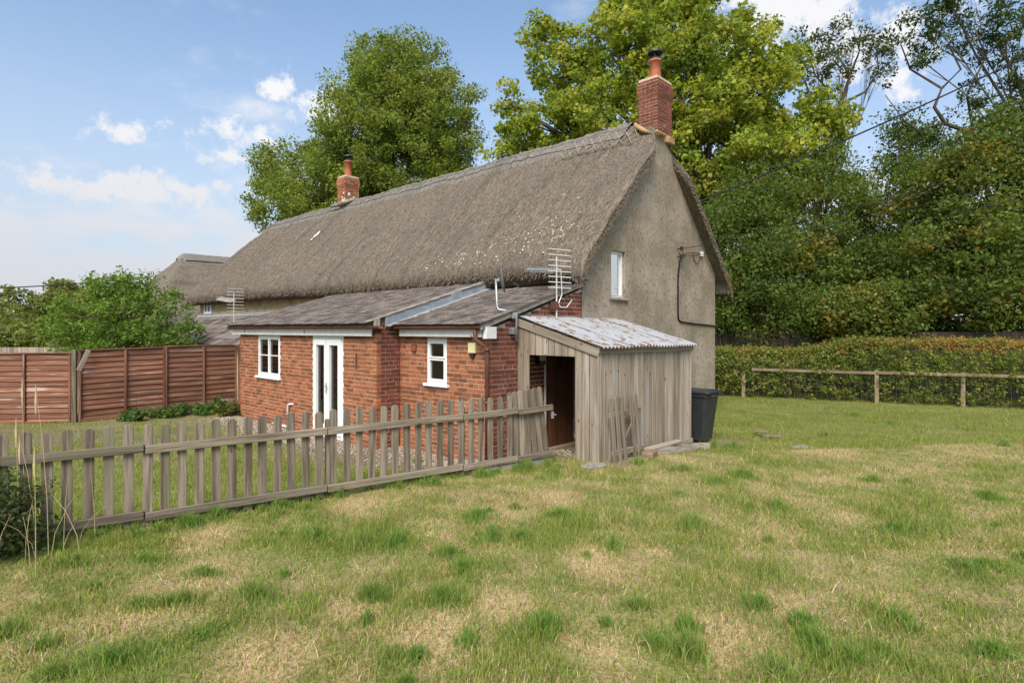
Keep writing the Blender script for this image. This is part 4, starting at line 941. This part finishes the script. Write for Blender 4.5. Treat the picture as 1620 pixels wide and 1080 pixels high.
# ------------------------------------------------------------------ stones by the shed
for i, (t_, s_, a, b, h, lab) in enumerate(((1.55, -2.02, .17, .11, .10, 'broken brown stone block at the foot of the loose gate'), (2.25, -1.98, .36, .20, .05, 'pale flat paving slab beside the shed skirting'), (2.85, -1.95, .30, .22, .05, 'cracked paving slab beside the shed, middle of the row'), (3.5, -1.98, .33, .24, .05, 'grey paving slab in front of the wheelie bin'), (4.2, -2.25, .2, .14, .02, 'small sunken paving slab in grass near the bin'), (.45, -1.75, .2, .14, .04, 'rough flat stone before the shed corner'))):
    p = P(t_, s_); mb = MB(); rr = random.Random(i); n = 9; pts = []
    for k in range(n):
        th = k*2*math.pi/n; r = rr.uniform(.85, 1.1); c_, s2 = abs(math.cos(th))**.6*math.copysign(1, math.cos(th)), abs(math.sin(th))**.6*math.copysign(1, math.sin(th)); pts.append((a*c_*r, b*s2*r))
    mb.add([(x, y, -.05) for x, y in pts]+[(x, y, h*.8+rr.uniform(-.006, .006)) for x, y in pts]+[(x*.9, y*.9, h) for x, y in pts], [(k, (k+1) % n, n+(k+1) % n, n+k) for k in range(n)]+[(n+k, n+(k+1) % n, 2*n+(k+1) % n, 2*n+k) for k in range(n)]+[tuple(2*n+k for k in range(n))])
    o = mb.build('stone_slab', 'slab' if i else 'darkstone'); o.location = (p.x, p.y, g1(p.x, p.y)); o.rotation_euler.z = ANG+rr.uniform(-.2, .2); tag(o, lab, 'stone')
pk = thing('loose_plank', 'single weathered plank lying along the shed skirting', 'plank', P(1.75, -1.80, 0)); pp = P(1.75, -1.8); pk.location.z = g1(pp.x, pp.y)+.06
plank('board', (0, 0, 0), (1.25, .02, -.02), .11, .03, 'shedwood', pk, (0, 1, .15))
for i, (px, py, r, lab) in enumerate(((1270, 718, .12, 'half-buried pale stone in a bare patch of the lawn'), (1222, 688, .12, 'earthy stone in the small eroded bank'), (1205, 681, .10, 'smaller earthy stone in the small eroded bank'))):
    Y = F*2.18/(py-HY); X = (px-CX)/F*Y; mb = MB(); rr = random.Random(50+i)
    mb.lathe((0, 0, 0), [(r*1.0, -.05), (r*1.1, .01), (r*.8, .025), (r*.3, .032), (0, .033)], 9)
    mb.v = [(x*1.5*rr.uniform(.85, 1.15), y*rr.uniform(.8, 1.1), z) for x, y, z in mb.v]; o = mb.build('field_stone', 'slab' if i == 0 else 'darkstone'); o.location = (X, Y, g1(X, Y)); tag(o, lab, 'stone')
# gravel beside the cottage
def gravel():
    n = 9000; t_ = -.55-np.abs(nr.normal(0, .55, n)); s_ = nr.random(n)*9.2-.6; extra = nr.random(n) < .12; t_ = np.where(extra, .75+nr.random(n)*2.2, t_); s_ = np.where(extra, -.1-nr.random(n)*1.4, s_)
    t_ = np.where((s_ < 2.37) & ~extra, t_+.52, t_); ok = t_ > -2.4; t_, s_ = t_[ok], s_[ok]; n = len(t_)
    c, s = math.cos(ANG), math.sin(ANG); x = ORG.x+c*t_-s*s_; y = ORG.y+s*t_+c*s_; r = .010+.016*nr.random(n)**2; z = gz(x, y)+r*.3
    O = np.array([(1, 0, 0), (0, 1, 0), (-1, 0, 0), (0, -1, 0), (0, 0, .7), (0, 0, -.7)]); Fo = np.array([(0, 1, 4), (1, 2, 4), (2, 3, 4), (3, 0, 4), (1, 0, 5), (2, 1, 5), (3, 2, 5), (0, 3, 5)])
    V = np.stack([x, y, z], 1)[:, None, :]+O[None]*(r[:, None, None]*(.7+.6*nr.random((n, 6, 1)))); Fc = np.arange(n)[:, None, None]*6+Fo[None]
    o = npmesh('gravel', V.reshape(-1, 3), Fc.reshape(-1, 3), 'pebble'); tag(o, 'pale loose gravel strewn along the foot of the brick lean-to', 'gravel', None, 'stuff')
gravel()

# ------------------------------------------------------------------ red-brown lap fence panels
def lap_panel(p0, p1, h, z0, label, battens, tilt=0, seed=0):
    p0 = Vector(p0); p1 = Vector(p1); L = (p1-p0).length; a = math.atan2(p1.y-p0.y, p1.x-p0.x); rr = random.Random(seed)
    o = thing('lap_fence', label, 'fence', (p0.x, p0.y, z0), a, 'red-brown lap panels closing the garden'); n = 13; ex = h/n
    for k in range(n):
        w0 = rr.uniform(-.008, .008); plank('slat', (.02, .01, ex*(k+.5)+w0), (L-.02, .01, ex*(k+.5)+rr.uniform(-.010, .010)+tilt), round(ex*1.22, 3), .012, 'redwood', o, (0, -.0+.20, 1), bev=.002)
    for b in battens: plank('batten', (L*b, -.035, .0+tilt*b), (L*b, -.035, h+tilt*b), .045, .03, 'redwood', o, (1, 0, 0), bev=.003)
    plank('cap_rail', (0, -.0, h+.025), (L, -.0, h+.025+tilt), .06, .03, 'redwood', o, (0, 1, 0), bev=.003); plank('foot_rail', (0, -.03, .02), (L, -.03, .02+tilt), .06, .03, 'redwood', o, bev=.003)
    return o
lap_panel((-12.18, 13.55), (-10.40, 13.78), 1.62, .0, 'red-brown lap fence panel beside the leaning post, away from the cottage', (.012, .44, .988), 0, 1)
lap_panel((-10.30, 13.85), (-9.08, 15.24), 1.66, .02, 'faded peeling red-brown lap fence panel between two others', (.012, .52, .988), .03, 2)
lap_panel((-9.08, 15.25), (-7.86, 16.62), 1.68, .05, 'red-brown lap fence panel meeting the brick lean-to corner', (.012, .52, .988), .02, 3)
lap_panel((-14.0, 13.35), (-12.22, 13.54), 1.62, .0, 'red-brown lap fence panel furthest along from the cottage', (.012, .5, .988), 0, 4)
fp = thing('fence_post', 'split grey fence post between red-brown panels', 'post', (-10.35, 13.80, 0), .2)
plank('post', (0, 0, -.2), (0, 0, 1.72), .09, .08, 'fencewood', fp, (1, 0, 0))
fp2 = thing('fence_post', 'grey fence post where the lap panels meet the cottage corner', 'post', (-7.78, 16.70, 0), .8)
plank('post', (0, 0, -.2), (0, 0, 1.80), .09, .08, 'redwood', fp2, (1, 0, 0))
lp2 = thing('leaning_board', 'short grey board nailed slantwise to the red-brown panel top', 'board', (-10.28, 13.78, 1.25), .85)
plank('board', (.02, -.09, -.02), (.22, -.07, .46), .10, .022, 'shedwood', lp2, (1, 0, -.4))
# pale close-boarded fence beyond
pf = thing('board_fence', 'pale grey close-boarded fence far beyond the red-brown panels', 'fence', (-18.6, 19.6, 0), .03)
for k in range(34): plank('board', (k*.125, 0, 0), (k*.125, 0, 1.60), .118, .02, 'shedwood', pf, (1, 0, 0), bev=0)
plank('rail', (0, .04, 1.3), (4.2, .04, 1.3), .08, .04, 'shedwood', pf)

# ------------------------------------------------------------------ trees and shrubs
def leaves(name, cen, rad, per, size, pal, parent, flat=.75, mat='leaf', asp=.62, hang=0.0, palw=None):
    n = len(cen)*per; c = np.repeat(cen, per, 0); r = np.repeat(rad, per)[:, None]
    off = nr.normal(size=(n, 3)); off = off/np.linalg.norm(off, axis=1)[:, None]*(nr.random((n, 1))**.45); off[:, 2] *= flat
    p = c+off*r; d = nr.normal(size=(n, 3)); d[:, 2] -= hang; d = d/np.linalg.norm(d, axis=1)[:, None]
    nn = nr.normal(size=(n, 3))*.55+off*.7+np.array((0, 0, .45)); sd = np.cross(d, nn); sd = sd/(np.linalg.norm(sd, axis=1)[:, None]+1e-6)
    L = size*(.5+1.1*nr.random((n, 1))**1.6); up = np.cross(sd, d)*.12*L
    V = np.stack([p-d*L*.5, p+sd*L*asp*.5+up, p+d*L*.5, p-sd*L*asp*.5+up], 1).reshape(-1, 3)
    pal = np.array(pal); cl = nr.choice(len(pal), len(cen), p=palw); mixk = nr.random(n) < .65
    ci = np.where(mixk, np.repeat(cl, per), nr.choice(len(pal), n, p=palw)); col = pal[ci]*(.78+.44*nr.random((n, 1)))*np.repeat(.86+.28*nr.random((len(cen), 1)), per, 0)
    return npmesh(name, V, np.arange(n*4).reshape(-1, 4), mat, parent, np.repeat(col, 4, 0))
def lobes_points(lobes, ncl, crad, shell=.5):
    vol = np.array([max(l[3], .3)*max(l[4], .3)*max(l[5], .3) for l in lobes])**.72; k = np.maximum(3, (ncl*vol/vol.sum()).astype(int)); C_ = []
    for l, m in zip(lobes, k):
        d = nr.normal(size=(m, 3)); d /= np.linalg.norm(d, axis=1)[:, None]; r = shell+(1.03-shell)*nr.random((m, 1))**.6
        r = r*(.86+.28*(fbm(d[:, 0]*2.2+l[0]+20, d[:, 2]*2.2+l[2]+d[:, 1]+20, 3)[:, None]))
        q = np.array(l[:3])+d*r*np.array(l[3:6]); C_.append(q)
    return np.concatenate(C_)
def tree(name, label, base, lobes, ncl, crad, per, size, pal, tr, cat='tree', group=None, palw=None, nb=60, shell=.5, extra=None, flat=.75, asp=.62, hang=0.0, fork=.35, zmin=.3):
    o = thing(name, label, cat, base, 0, group); lobes = [tuple(l) for l in lobes]
    cen = lobes_points(lobes, ncl, crad, shell); 
    cen[:, 2] = np.maximum(cen[:, 2], zmin); rad = crad*(.65+.7*nr.random(len(cen)))
    mb = MB(); top = max(lobes, key=lambda l: l[2]+.3*l[5]); tp = Vector(top[:3])
    pts = []; rr = random.Random(int(abs(base[0])*10)); N_ = 9
    for i in range(N_):
        u = i/(N_-1); pts.append(Vector((tp.x*u**1.6+rr.uniform(-.15, .15)*(u > 0), tp.y*u**1.6+rr.uniform(-.15, .15)*(u > 0), tp.z*u)))
    mb.tube(pts, [tr*(1.25 if i == 0 else 1-.85*i/(N_-1)) for i in range(N_)], 9)
    ends = []
    for l in lobes:
        c = Vector(l[:3]); u = min(.85, max(fork*.6, c.z/tp.z*.55)); k = u*(N_-1); i = int(k); st = pts[i].lerp(pts[min(i+1, N_-1)], k-i)
        m1 = st.lerp(c, .5)+Vector((rr.uniform(-.3, .3), rr.uniform(-.3, .3), rr.uniform(0, .6))); r0 = tr*(1-.85*u)*.55; mb.tube([st, st.lerp(m1, .5)+Vector((0, 0, -.1)), m1, c], [r0, r0*.85, r0*.65, r0*.4], 6); ends.append((c, m1, r0*.4))
    idx = nr.choice(len(cen), min(nb, len(cen)), replace=False)
    for i in idx:
        q = Vector(cen[i]); e = min(ends, key=lambda e: (e[0]-q).length); a = e[1].lerp(e[0], rr.random()); mm = a.lerp(q, .55)+Vector((rr.uniform(-.25, .25), rr.uniform(-.25, .25), rr.uniform(-.1, .3)))
        r0 = min(e[2]*.8, .06+.0*tr); mb.tube([a, mm, q], [r0, r0*.6, r0*.22], 5)
    if extra:
        for (pl, r0, r1) in extra:
            m = len(pl); mb.tube([Vector(p)-Vector(base) for p in pl], [r0+(r1-r0)*i/(m-1) for i in range(m)], 7)
    mb.build('trunk', 'bark', o, True)
    leaves('crown', cen, rad, per, size, pal, o, flat, 'leaf', asp, hang, palw)
    return o
def lobe_px(base, lst, Y):
    """crown lobes from their bearings at distance Y, turned into sizes in metres around the trunk"""
    out = []
    for (x, y, rx, ry, dy) in lst:
        c = W(x, y, Y+dy)-Vector(base); k = (Y+dy)/F; out.append((c.x, c.y, c.z, rx*k, (rx+ry)*.5*k, ry*k))
    return out
LIME = [(0.184, 0.254, 0.044), (0.232, 0.293, 0.055), (0.143, 0.208, 0.036), (0.28, 0.325, 0.072), (0.218, 0.247, 0.044)]
PLANE = [(0.281, 0.344, 0.043), (0.345, 0.388, 0.053), (0.204, 0.281, 0.037), (0.433, 0.438, 0.075), (0.153, 0.213, 0.033)]
DARK = [(0.11, 0.168, 0.032), (0.149, 0.205, 0.041), (0.078, 0.124, 0.025), (0.196, 0.23, 0.049), (0.3, 0.223, 0.044)]
FEN = [(0.195, 0.243, 0.057), (0.255, 0.272, 0.065), (0.36, 0.286, 0.065), (0.135, 0.172, 0.043), (0.195, 0.208, 0.086)]
Y = 36; b = (W(615, 521, Y).x, Y, 0)
tree('lime_tree', 'tall dense dome-shaped green tree rising behind the shorter chimney', b, lobe_px(b, [(640, 130, 75, 72, 0), (600, 180, 85, 80, -1), (690, 190, 70, 80, 0), (640, 250, 110, 95, -1), (560, 250, 75, 75, -2), (480, 285, 68, 62, 0), (440, 330, 48, 50, 0), (520, 330, 90, 70, -2), (690, 270, 52, 60, 1), (600, 110, 52, 48, 1), (430, 265, 34, 34, 1)], Y), 1220, .70, 118, .165, LIME, .55, nb=90, shell=.45)
Y = 27; b = (W(1110, 521, Y).x, Y, 0)
tree('plane_tree', 'broad yellow-green tree with large leaves spreading behind the gable chimney', b, lobe_px(b, [(1060, 60, 80, 70, 0), (980, 100, 80, 70, 0), (900, 110, 65, 60, 1), (880, 200, 80, 55, 0), (960, 190, 90, 70, -1), (1080, 150, 90, 80, -1), (1150, 90, 70, 60, 0), (1190, 170, 80, 70, 0), (1270, 210, 75, 55, 0), (1130, 250, 95, 70, -1), (1220, 270, 80, 60, -1), (860, 60, 36, 30, 1), (830, 230, 60, 35, 0), (1090, -10, 60, 40, 0), (1000, 20, 55, 40, 1), (1150, 340, 70, 55, 0), (1230, 110, 45, 40, 1), (1320, 190, 30, 34, 0), (800, 160, 26, 20, 0), (1180, 40, 40, 24, 0)], Y), 860, .60, 112, .172, PLANE, .5, nb=150, shell=.35, asp=.85)
# woodland edge behind the hedge
WOOD = [((1180, 430), 22.5, [(1170, 400, 70, 90, 0), (1190, 480, 75, 60, -1), (1210, 525, 60, 25, 0), (1140, 470, 45, 70, 0), (1190, 330, 55, 60, 1)], 'dense dark tree crowding close behind the gable wall', 0),
        ((1290, 430), 24, [(1290, 350, 85, 80, 0), (1260, 440, 90, 75, -1), (1330, 460, 80, 70, -1), (1280, 520, 80, 28, 0), (1290, 270, 50, 40, 1)], 'mid green tree with lighter tips behind the trimmed hedge', 1),
        ((1430, 430), 23, [(1430, 330, 85, 75, 0), (1390, 420, 85, 80, -1), (1470, 440, 85, 80, -1), (1430, 490, 80, 40, -2), (1460, 525, 90, 25, 0), (1450, 240, 55, 45, 2), (1420, 200, 26, 22, 2)], 'tall dark green tree with a thin pointed top beyond the hedge', 0),
        ((1570, 430), 20, [(1560, 300, 95, 75, 0), (1600, 220, 75, 55, 0), (1530, 400, 90, 80, -1), (1620, 420, 90, 85, -1), (1580, 480, 90, 50, -1.5), (1600, 525, 100, 25, 0), (1540, 250, 60, 40, 0)], 'big spreading green tree with yellowing leaves above the hedge end', 2),
        ((1720, 430), 20, [(1720, 250, 110, 90, 0), (1740, 400, 110, 110, 0), (1680, 330, 80, 80, 0)], 'dark tree past the end of the rail fence', 0),
        ((1360, 480), 19.9, [(1330, 500, 60, 40, 0), (1400, 490, 60, 45, 0)], 'low bushy sapling thicket just behind the hedge top', 2)]
for (px, py), Y, lst, lab, kind in WOOD:
    b = (W(px, 521, Y).x, Y, 0); pw = [(.30, .28, .24, .15, .03), (.25, .33, .15, .22, .05), (.26, .30, .14, .20, .10)][kind]
    tree('woodland_tree', lab, b, lobe_px(b, lst, Y), 200 if px in (1720, 1360) else 375, .76, 145, .125, DARK, .28, group='trees of the woodland edge', palw=pw, nb=40, shell=.4, flat=.62)
# the half-bare tree reaching in over the wood
Y = 23; b = (W(1745, 521, Y).x, Y, 0)
ex = [([W(1735, 330, Y), W(1670, 262, Y), W(1590, 245, Y), W(1540, 212, Y), W(1495, 195, Y), W(1478, 170, Y), W(1490, 140, Y), W(1440, 110, Y), W(1465, 75, Y)], .13, .025), ([W(1495, 195, Y), W(1450, 205, Y-.3), W(1430, 190, Y-.3), W(1400, 150, Y-.2)], .045, .015), ([W(1540, 212, Y), W(1530, 150, Y), W(1560, 90, Y), W(1540, 40, Y)], .06, .02), ([W(1590, 245, Y), W(1600, 160, Y), W(1590, 60, Y)], .06, .02), ([W(1490, 140, Y), W(1520, 110, Y), W(1500, 70, Y), W(1525, 40, Y)], .05, .02), ([W(1740, 500, Y), W(1735, 330, Y), W(1720, 150, Y), W(1700, 0, Y)], .3, .1), ([W(1440, 110, Y), W(1425, 70, Y), W(1450, 40, Y)], .035, .015)]
tree('ash_tree', 'half-bare tree with crooked dark limbs reaching over the woodland', b, lobe_px(b, [(1600, 90, 62, 75, 0), (1560, 30, 70, 40, 0), (1480, 30, 55, 34, 0), (1450, 90, 34, 30, 0), (1640, 150, 60, 60, 0), (1470, 215, 26, 16, 0), (1500, 10, 50, 26, 0), (1540, 165, 40, 18, 0), (1570, 190, 34, 20, 0)], Y), 190, .40, 52, .16, [(.06, .095, .022), (.085, .12, .028), (.04, .07, .018)], .15, nb=90, shell=.25, extra=ex, asp=.4, hang=.5)
Y = 29; b = (W(1290, 521, Y).x, Y, 0)
ex = [([W(1290, 420, Y), W(1300, 260, Y), W(1330, 165, Y), W(1345, 120, Y), W(1320, 80, Y)], .18, .04), ([W(1330, 165, Y), W(1370, 145, Y), W(1390, 110, Y), W(1385, 70, Y)], .07, .02), ([W(1345, 120, Y), W(1360, 80, Y), W(1350, 50, Y)], .05, .02), ([W(1330, 165, Y), W(1290, 120, Y), W(1280, 85, Y)], .05, .02), ([W(1310, 215, Y), W(1290, 160, Y), W(1255, 100, Y)], .05, .02)]
tree('robinia_tree', 'thin open-crowned tree with bare branches between the yellow-green tree and the ash', b, lobe_px(b, [(1285, 75, 44, 34, 0), (1350, 60, 55, 34, 0), (1395, 75, 36, 34, 0), (1330, 110, 46, 22, 0), (1390, 120, 28, 18, 0), (1270, 110, 24, 20, 0), (1300, 150, 26, 18, 0)], Y), 105, .42, 40, .17, [(.085, .105, .028), (.12, .14, .04), (.06, .075, .022)], .09, nb=90, shell=.2, extra=ex, asp=.45)
# far trees on the left
for i, (x, y, rx, ry, Y, lab) in enumerate(((20, 500, 45, 42, 40, 'grey-green far tree at the left end of the distant row'), (85, 495, 42, 42, 42, 'round dull green far tree in the distant row'), (150, 500, 38, 42, 38, 'yellowing far tree of the distant row beside the power line'), (105, 470, 28, 26, 44, 'thin-topped pale far tree behind the distant row'), (200, 490, 40, 40, 40, 'autumn-tinted far tree next to the far thatched house'), (-60, 490, 60, 60, 40, 'dark far tree past the distant row'), (45, 530, 60, 22, 30, 'low scrubby far bush behind the pale board fence'))):
    b = (W(x, 521, Y).x, Y, 0); tree('field_tree', lab, b, lobe_px(b, [(x, y, rx, ry, 0), (x-rx*.4, y+ry*.4, rx*.6, ry*.6, 0), (x+rx*.5, y+ry*.3, rx*.6, ry*.6, -1)], Y), 120, .55, 46, .24, FEN, .2, group='far trees beyond the fences', palw=[(.5, .2, 0, .2, .1), (.35, .3, .05, .2, .1), (.2, .3, .35, .1, .05)][i % 3], nb=30, shell=.3)
# bright bush just over the red-brown fence
Y = 19; b = (W(190, 521, Y).x, Y, 0)
tree('elder_bush', 'bright fresh green bush rising over the red-brown fence panels', b, lobe_px(b, [(190, 490, 70, 48, 0), (130, 530, 60, 36, 0), (250, 510, 60, 42, 0), (175, 465, 40, 28, 0), (215, 455, 30, 24, 0), (275, 540, 40, 20, 0), (190, 545, 100, 30, 0), (110, 500, 35, 30, 0), (232, 440, 14, 13, 0), (150, 452, 15, 13, 0), (272, 468, 18, 13, 0), (92, 478, 16, 12, 0), (190, 440, 10, 12, 0)], Y), 420, .34, 46, .12, [(.15, .255, .045), (.19, .29, .055), (.11, .205, .036), (.24, .32, .075)], .09, cat='bush', nb=60, shell=.3, asp=.45)
# shrub at the fence's near end
sb = (-4.66, 5.05, .18)
tree('fence_shrub', 'dark small-leaved shrub growing at the near end of the picket fence', sb, [(0, 0, .42, .50, .42, .38), (-.25, .1, .62, .40, .35, .28), (.25, .05, .28, .32, .3, .24), (-.5, -.1, .35, .4, .4, .34)], 260, .13, 46, .040, [(.085, .125, .042), (.115, .155, .05), (.065, .10, .034), (.16, .165, .075)], .02, cat='shrub', zmin=.03, nb=70, shell=.3)
# leafy weeds at the foot of the panels
for i, (x, y, Y, r, lab) in enumerate(((345, 640, 15.6, .42, 'nettle clump where the lap fence meets the brick lean-to'), (305, 650, 15.1, .38, 'low leafy weeds under the lap panel by the cottage'), (215, 664, 14.2, .26, 'small weed clump under the middle lap panel'), (378, 648, 15.0, .30, 'yellow-leaved weed against the brick corner'), (265, 655, 14.7, .26, 'little green weed clump near the middle of the lap panels'))):
    p = W(x, y, Y); b = (p.x, p.y-.15, 0); r *= .8; tree('weed_clump', lab, b, [(0, 0, r*.4, r*1.1, r*.6, r*.4)]+[(r*rnd.uniform(-1.3, 1.3), r*rnd.uniform(-.4, .4), r*rnd.uniform(.1, .8), r*rnd.uniform(.2, .5), r*.4, r*rnd.uniform(.2, .55)) for q_ in range(5)], 40, .16, 20, .09, [(.11, .19, .045), (.15, .23, .05), (.08, .15, .035)] if i != 3 else [(.13, .15, .03), (.2, .17, .04), (.08, .12, .03)], .012, cat='weed', zmin=.03, group='weeds under the lap fence', nb=16)
# dry stalks by the shrub
def stalks():
    mb = MB(); rr = random.Random(9)
    for i in range(28):
        x = -4.35+rr.gauss(0, .35); y = 5.0+rr.gauss(0, .25); h = rr.uniform(.3, .75) if i > 7 else rr.uniform(1.0, 1.75); a = rr.uniform(0, 6.28); k = rr.uniform(.05, .55)*h*(1 if i > 7 else .25); z = g1(x, y)-.02
        q = [Vector((x+math.cos(a)*k*u*u, y+math.sin(a)*k*u*u, z+h*u*(1-.25*u*(k/h)))) for u in (0, .35, .7, 1)]; mb.tube(q, [.003, .0026, .0022, .001], 4)
        if i < 8: mb.tube([q[-1]-Vector((0, 0, .22)), q[-1]-Vector((0, 0, .12)), q[-1]+Vector((0, 0, .04))], [.004, .011, .002], 5)
    o = mb.build('dry_grass_stalks', None); o.data.materials.append(pmat('dry_stalk', (.46, .35, .19), (.56, .45, .27), 9, rough=.9, bump=0, vary=0)); tag(o, 'tall dry straw-coloured grass stalks by the shrub at the fence', 'grass', None, 'stuff')
stalks()
# ------------------------------------------------------------------ hedge with rail fence
HA = Vector((5.9, 19.62, 0)); HB = Vector((17.6, 14.5, 0)); hd = (HB-HA).normalized(); HL = (HB-HA).length; ha = math.atan2(hd.y, hd.x)
def hedge():
    o = thing('trimmed_hedge', 'long clipped mixed hedge with bronze-tinted top behind the rail fence', 'hedge', (HA.x, HA.y, -.02), ha)
    n = 4200; u = nr.random(n)*HL; hgt = 1.52+.36*sstep(u, 3.0, 5.2)+.08*(fbm(u*1.3, u*0+3, 3)-.5); yy = .25+1.15*nr.random(n); v = nr.random(n); topk = nr.random(n) < .34
    z = np.where(topk, hgt-.16*nr.random(n)+.12*nr.random(n)**3, .12+(hgt-.15)*v**.85); face = ~topk & (nr.random(n) < .72); yy = np.where(face, .02+.14*nr.random(n)+.10*(fbm(u*1.4, z*1.4, 3)-.5)*2, yy)
    yy = np.where(face & (nr.random(n) < .08), -.13-.05*nr.random(n), yy)
    yy = np.where(z > hgt-.25, np.maximum(yy, .34), yy)
    keep = (z > .75) | (nr.random(n) < .62); u, yy, z, hgt = u[keep], yy[keep], z[keep], hgt[keep]
    cen = np.stack([u, yy, z], 1); br = (z > hgt-.30); rad = .11+.06*nr.random(len(u))
    GRN = [(0.151, 0.213, 0.045), (0.196, 0.258, 0.056), (0.112, 0.168, 0.036), (0.269, 0.302, 0.065), (0.358, 0.347, 0.09)]; BRZ = [(0.414, 0.213, 0.084), (0.482, 0.241, 0.095), (0.291, 0.28, 0.067), (0.336, 0.314, 0.078), (0.426, 0.336, 0.101)]
    brz = br & (nr.random(len(u)) < np.clip(.30+.6*sstep(u, 4.5, 8), 0, .92))
    leaves('foliage', cen[~brz], rad[~brz], 22, .070, GRN, o, .9, palw=(.22, .28, .12, .24, .14)); leaves('bronze_shoots', cen[brz], rad[brz], 26, .055, BRZ, o, .9)
    mb = MB(); rr = random.Random(2)
    for i in range(190):
        u0 = rr.random()*HL; y0 = rr.uniform(.3, 1.0); h = rr.uniform(.9, 1.4); mb.tube([(u0, y0, 0), (u0+rr.uniform(-.15, .15), y0+rr.uniform(-.12, .12), h*.5), (u0+rr.uniform(-.3, .3), y0+rr.uniform(-.2, .2), h)], [.014, .010, .004], 5)
    tag(mb.build('stems', 'bark', o), kind='stuff')
    f = thing('rail_fence', 'low brown post and rail fence with wire mesh before the hedge', 'fence', (HA.x, HA.y, 0), ha)
    us = [1.75, 5.45, 7.55, 9.6, 11.7]
    for u0 in us: plank('post', (u0, 0, -.3), (u0, 0, .98 if u0 > 2 else .78), .11, .09, 'railwood', f, (1, 0, 0), bev=.008)
    for a, b in ((2.0, 5.4), (5.44, 9.58), (9.62, 12.6)): plank('rail', (a, -.065, .915), (b, -.065, .905), .085, .035, 'railwood', f, bev=.005)
    mb = MB()
    for z in (.15, .3, .45, .62, .78): mb.tube([(1.7, -.01, z), (12.6, -.01, z)], .0016, 3)
    u0 = 1.75
    while u0 < 12.6: mb.tube([(u0, -.01, .08), (u0, -.01, .82)], .0014, 3); u0 += .15
    mb.build('wire_mesh', 'steel', f)
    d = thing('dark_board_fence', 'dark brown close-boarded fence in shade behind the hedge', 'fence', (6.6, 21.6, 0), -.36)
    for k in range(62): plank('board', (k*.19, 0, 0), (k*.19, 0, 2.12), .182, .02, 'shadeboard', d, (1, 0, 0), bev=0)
hedge()
# ------------------------------------------------------------------ the far thatched house
def far_house():
    A = Vector((-19.2, 34, 0)); o = thing('far_thatched_house', 'second thatched house with hipped roof beyond the long cottage', 'house', A)
    n1, n2 = 70, 70; x = np.linspace(-3.0, 10, n1); y = np.linspace(-4.2, 4.2, n2); X, Yy = np.meshgrid(x, y, indexing='ij')
    z = np.minimum(6.55-(np.abs(Yy)**1.08)*.83, 6.55-np.clip(-X, 0, 9)*1.22)-.012*(X)*0; z = z+.12*(fbm(X*2+30, Yy*2+30, 3)-.5); z = z-.2*np.clip(1-(4.2-np.abs(Yy))/.4, 0, 1)**2
    npmesh('thatched_roof', np.concatenate([np.stack([X, Yy, z], -1).reshape(-1, 3), np.stack([X*.97, Yy*.97, z-.35], -1).reshape(-1, 3)]), np.concatenate([grid_faces(n1, n2)[:, ::-1], grid_faces(n1, n2)+n1*n2]), 'oldthatch', o, None, True)
    m = 8; rows = np.linspace(-1, 1, m*2+1); s = np.linspace(-.3, 10, 60); T, S = np.meshgrid(rows*.55, s, indexing='ij'); Z = 6.55-np.abs(T)**1.08*.83-np.clip(-S, 0, 9)*1.0+.10+.03*(fbm(S*3, T*3+9, 2)-.5)
    npmesh('ridge_cap', np.stack([S, T, Z], -1).reshape(-1, 3), grid_faces(m*2+1, 60), 'ridge', o, None, True)
    MB().box(-2.4, 9.6, -3.6, 3.6, -.2, 3.2).build('walls', 'cob', o)
far_house()
# ------------------------------------------------------------------ overhead cables
def cable(label, pts, r, cat='cable'):
    a, b, sag = pts; a = Vector(a); b = Vector(b); n = 26; q = [a.lerp(b, i/n)-Vector((0, 0, sag*4*(i/n)*(1-i/n))) for i in range(n+1)]
    tag(MB().tube(q, r, 6).build('overhead_cable', 'cable', None, True), label, cat)
cable('thick black overhead cable climbing from behind the gable', (P(8.2, 1.2, 5.4), W(1700, 52, 19), .15), .026)
cable('upper thin overhead wire running to the gable insulators', (P(6.36, -.11, 4.13), W(1700, 262, 17), .2), .009)
cable('lower thin overhead wire running to the gable insulators', (P(6.36, -.11, 3.94), W(1700, 290, 17), .25), .009)
cable('thin overhead wire passing through the wood towards the house', (P(8.9, .6, 4.6), W(1700, 215, 21), .3), .012)
cable('thin overhead wire crossing the far left sky', (W(-60, 458, 33), W(240, 438, 36), .1), .035)
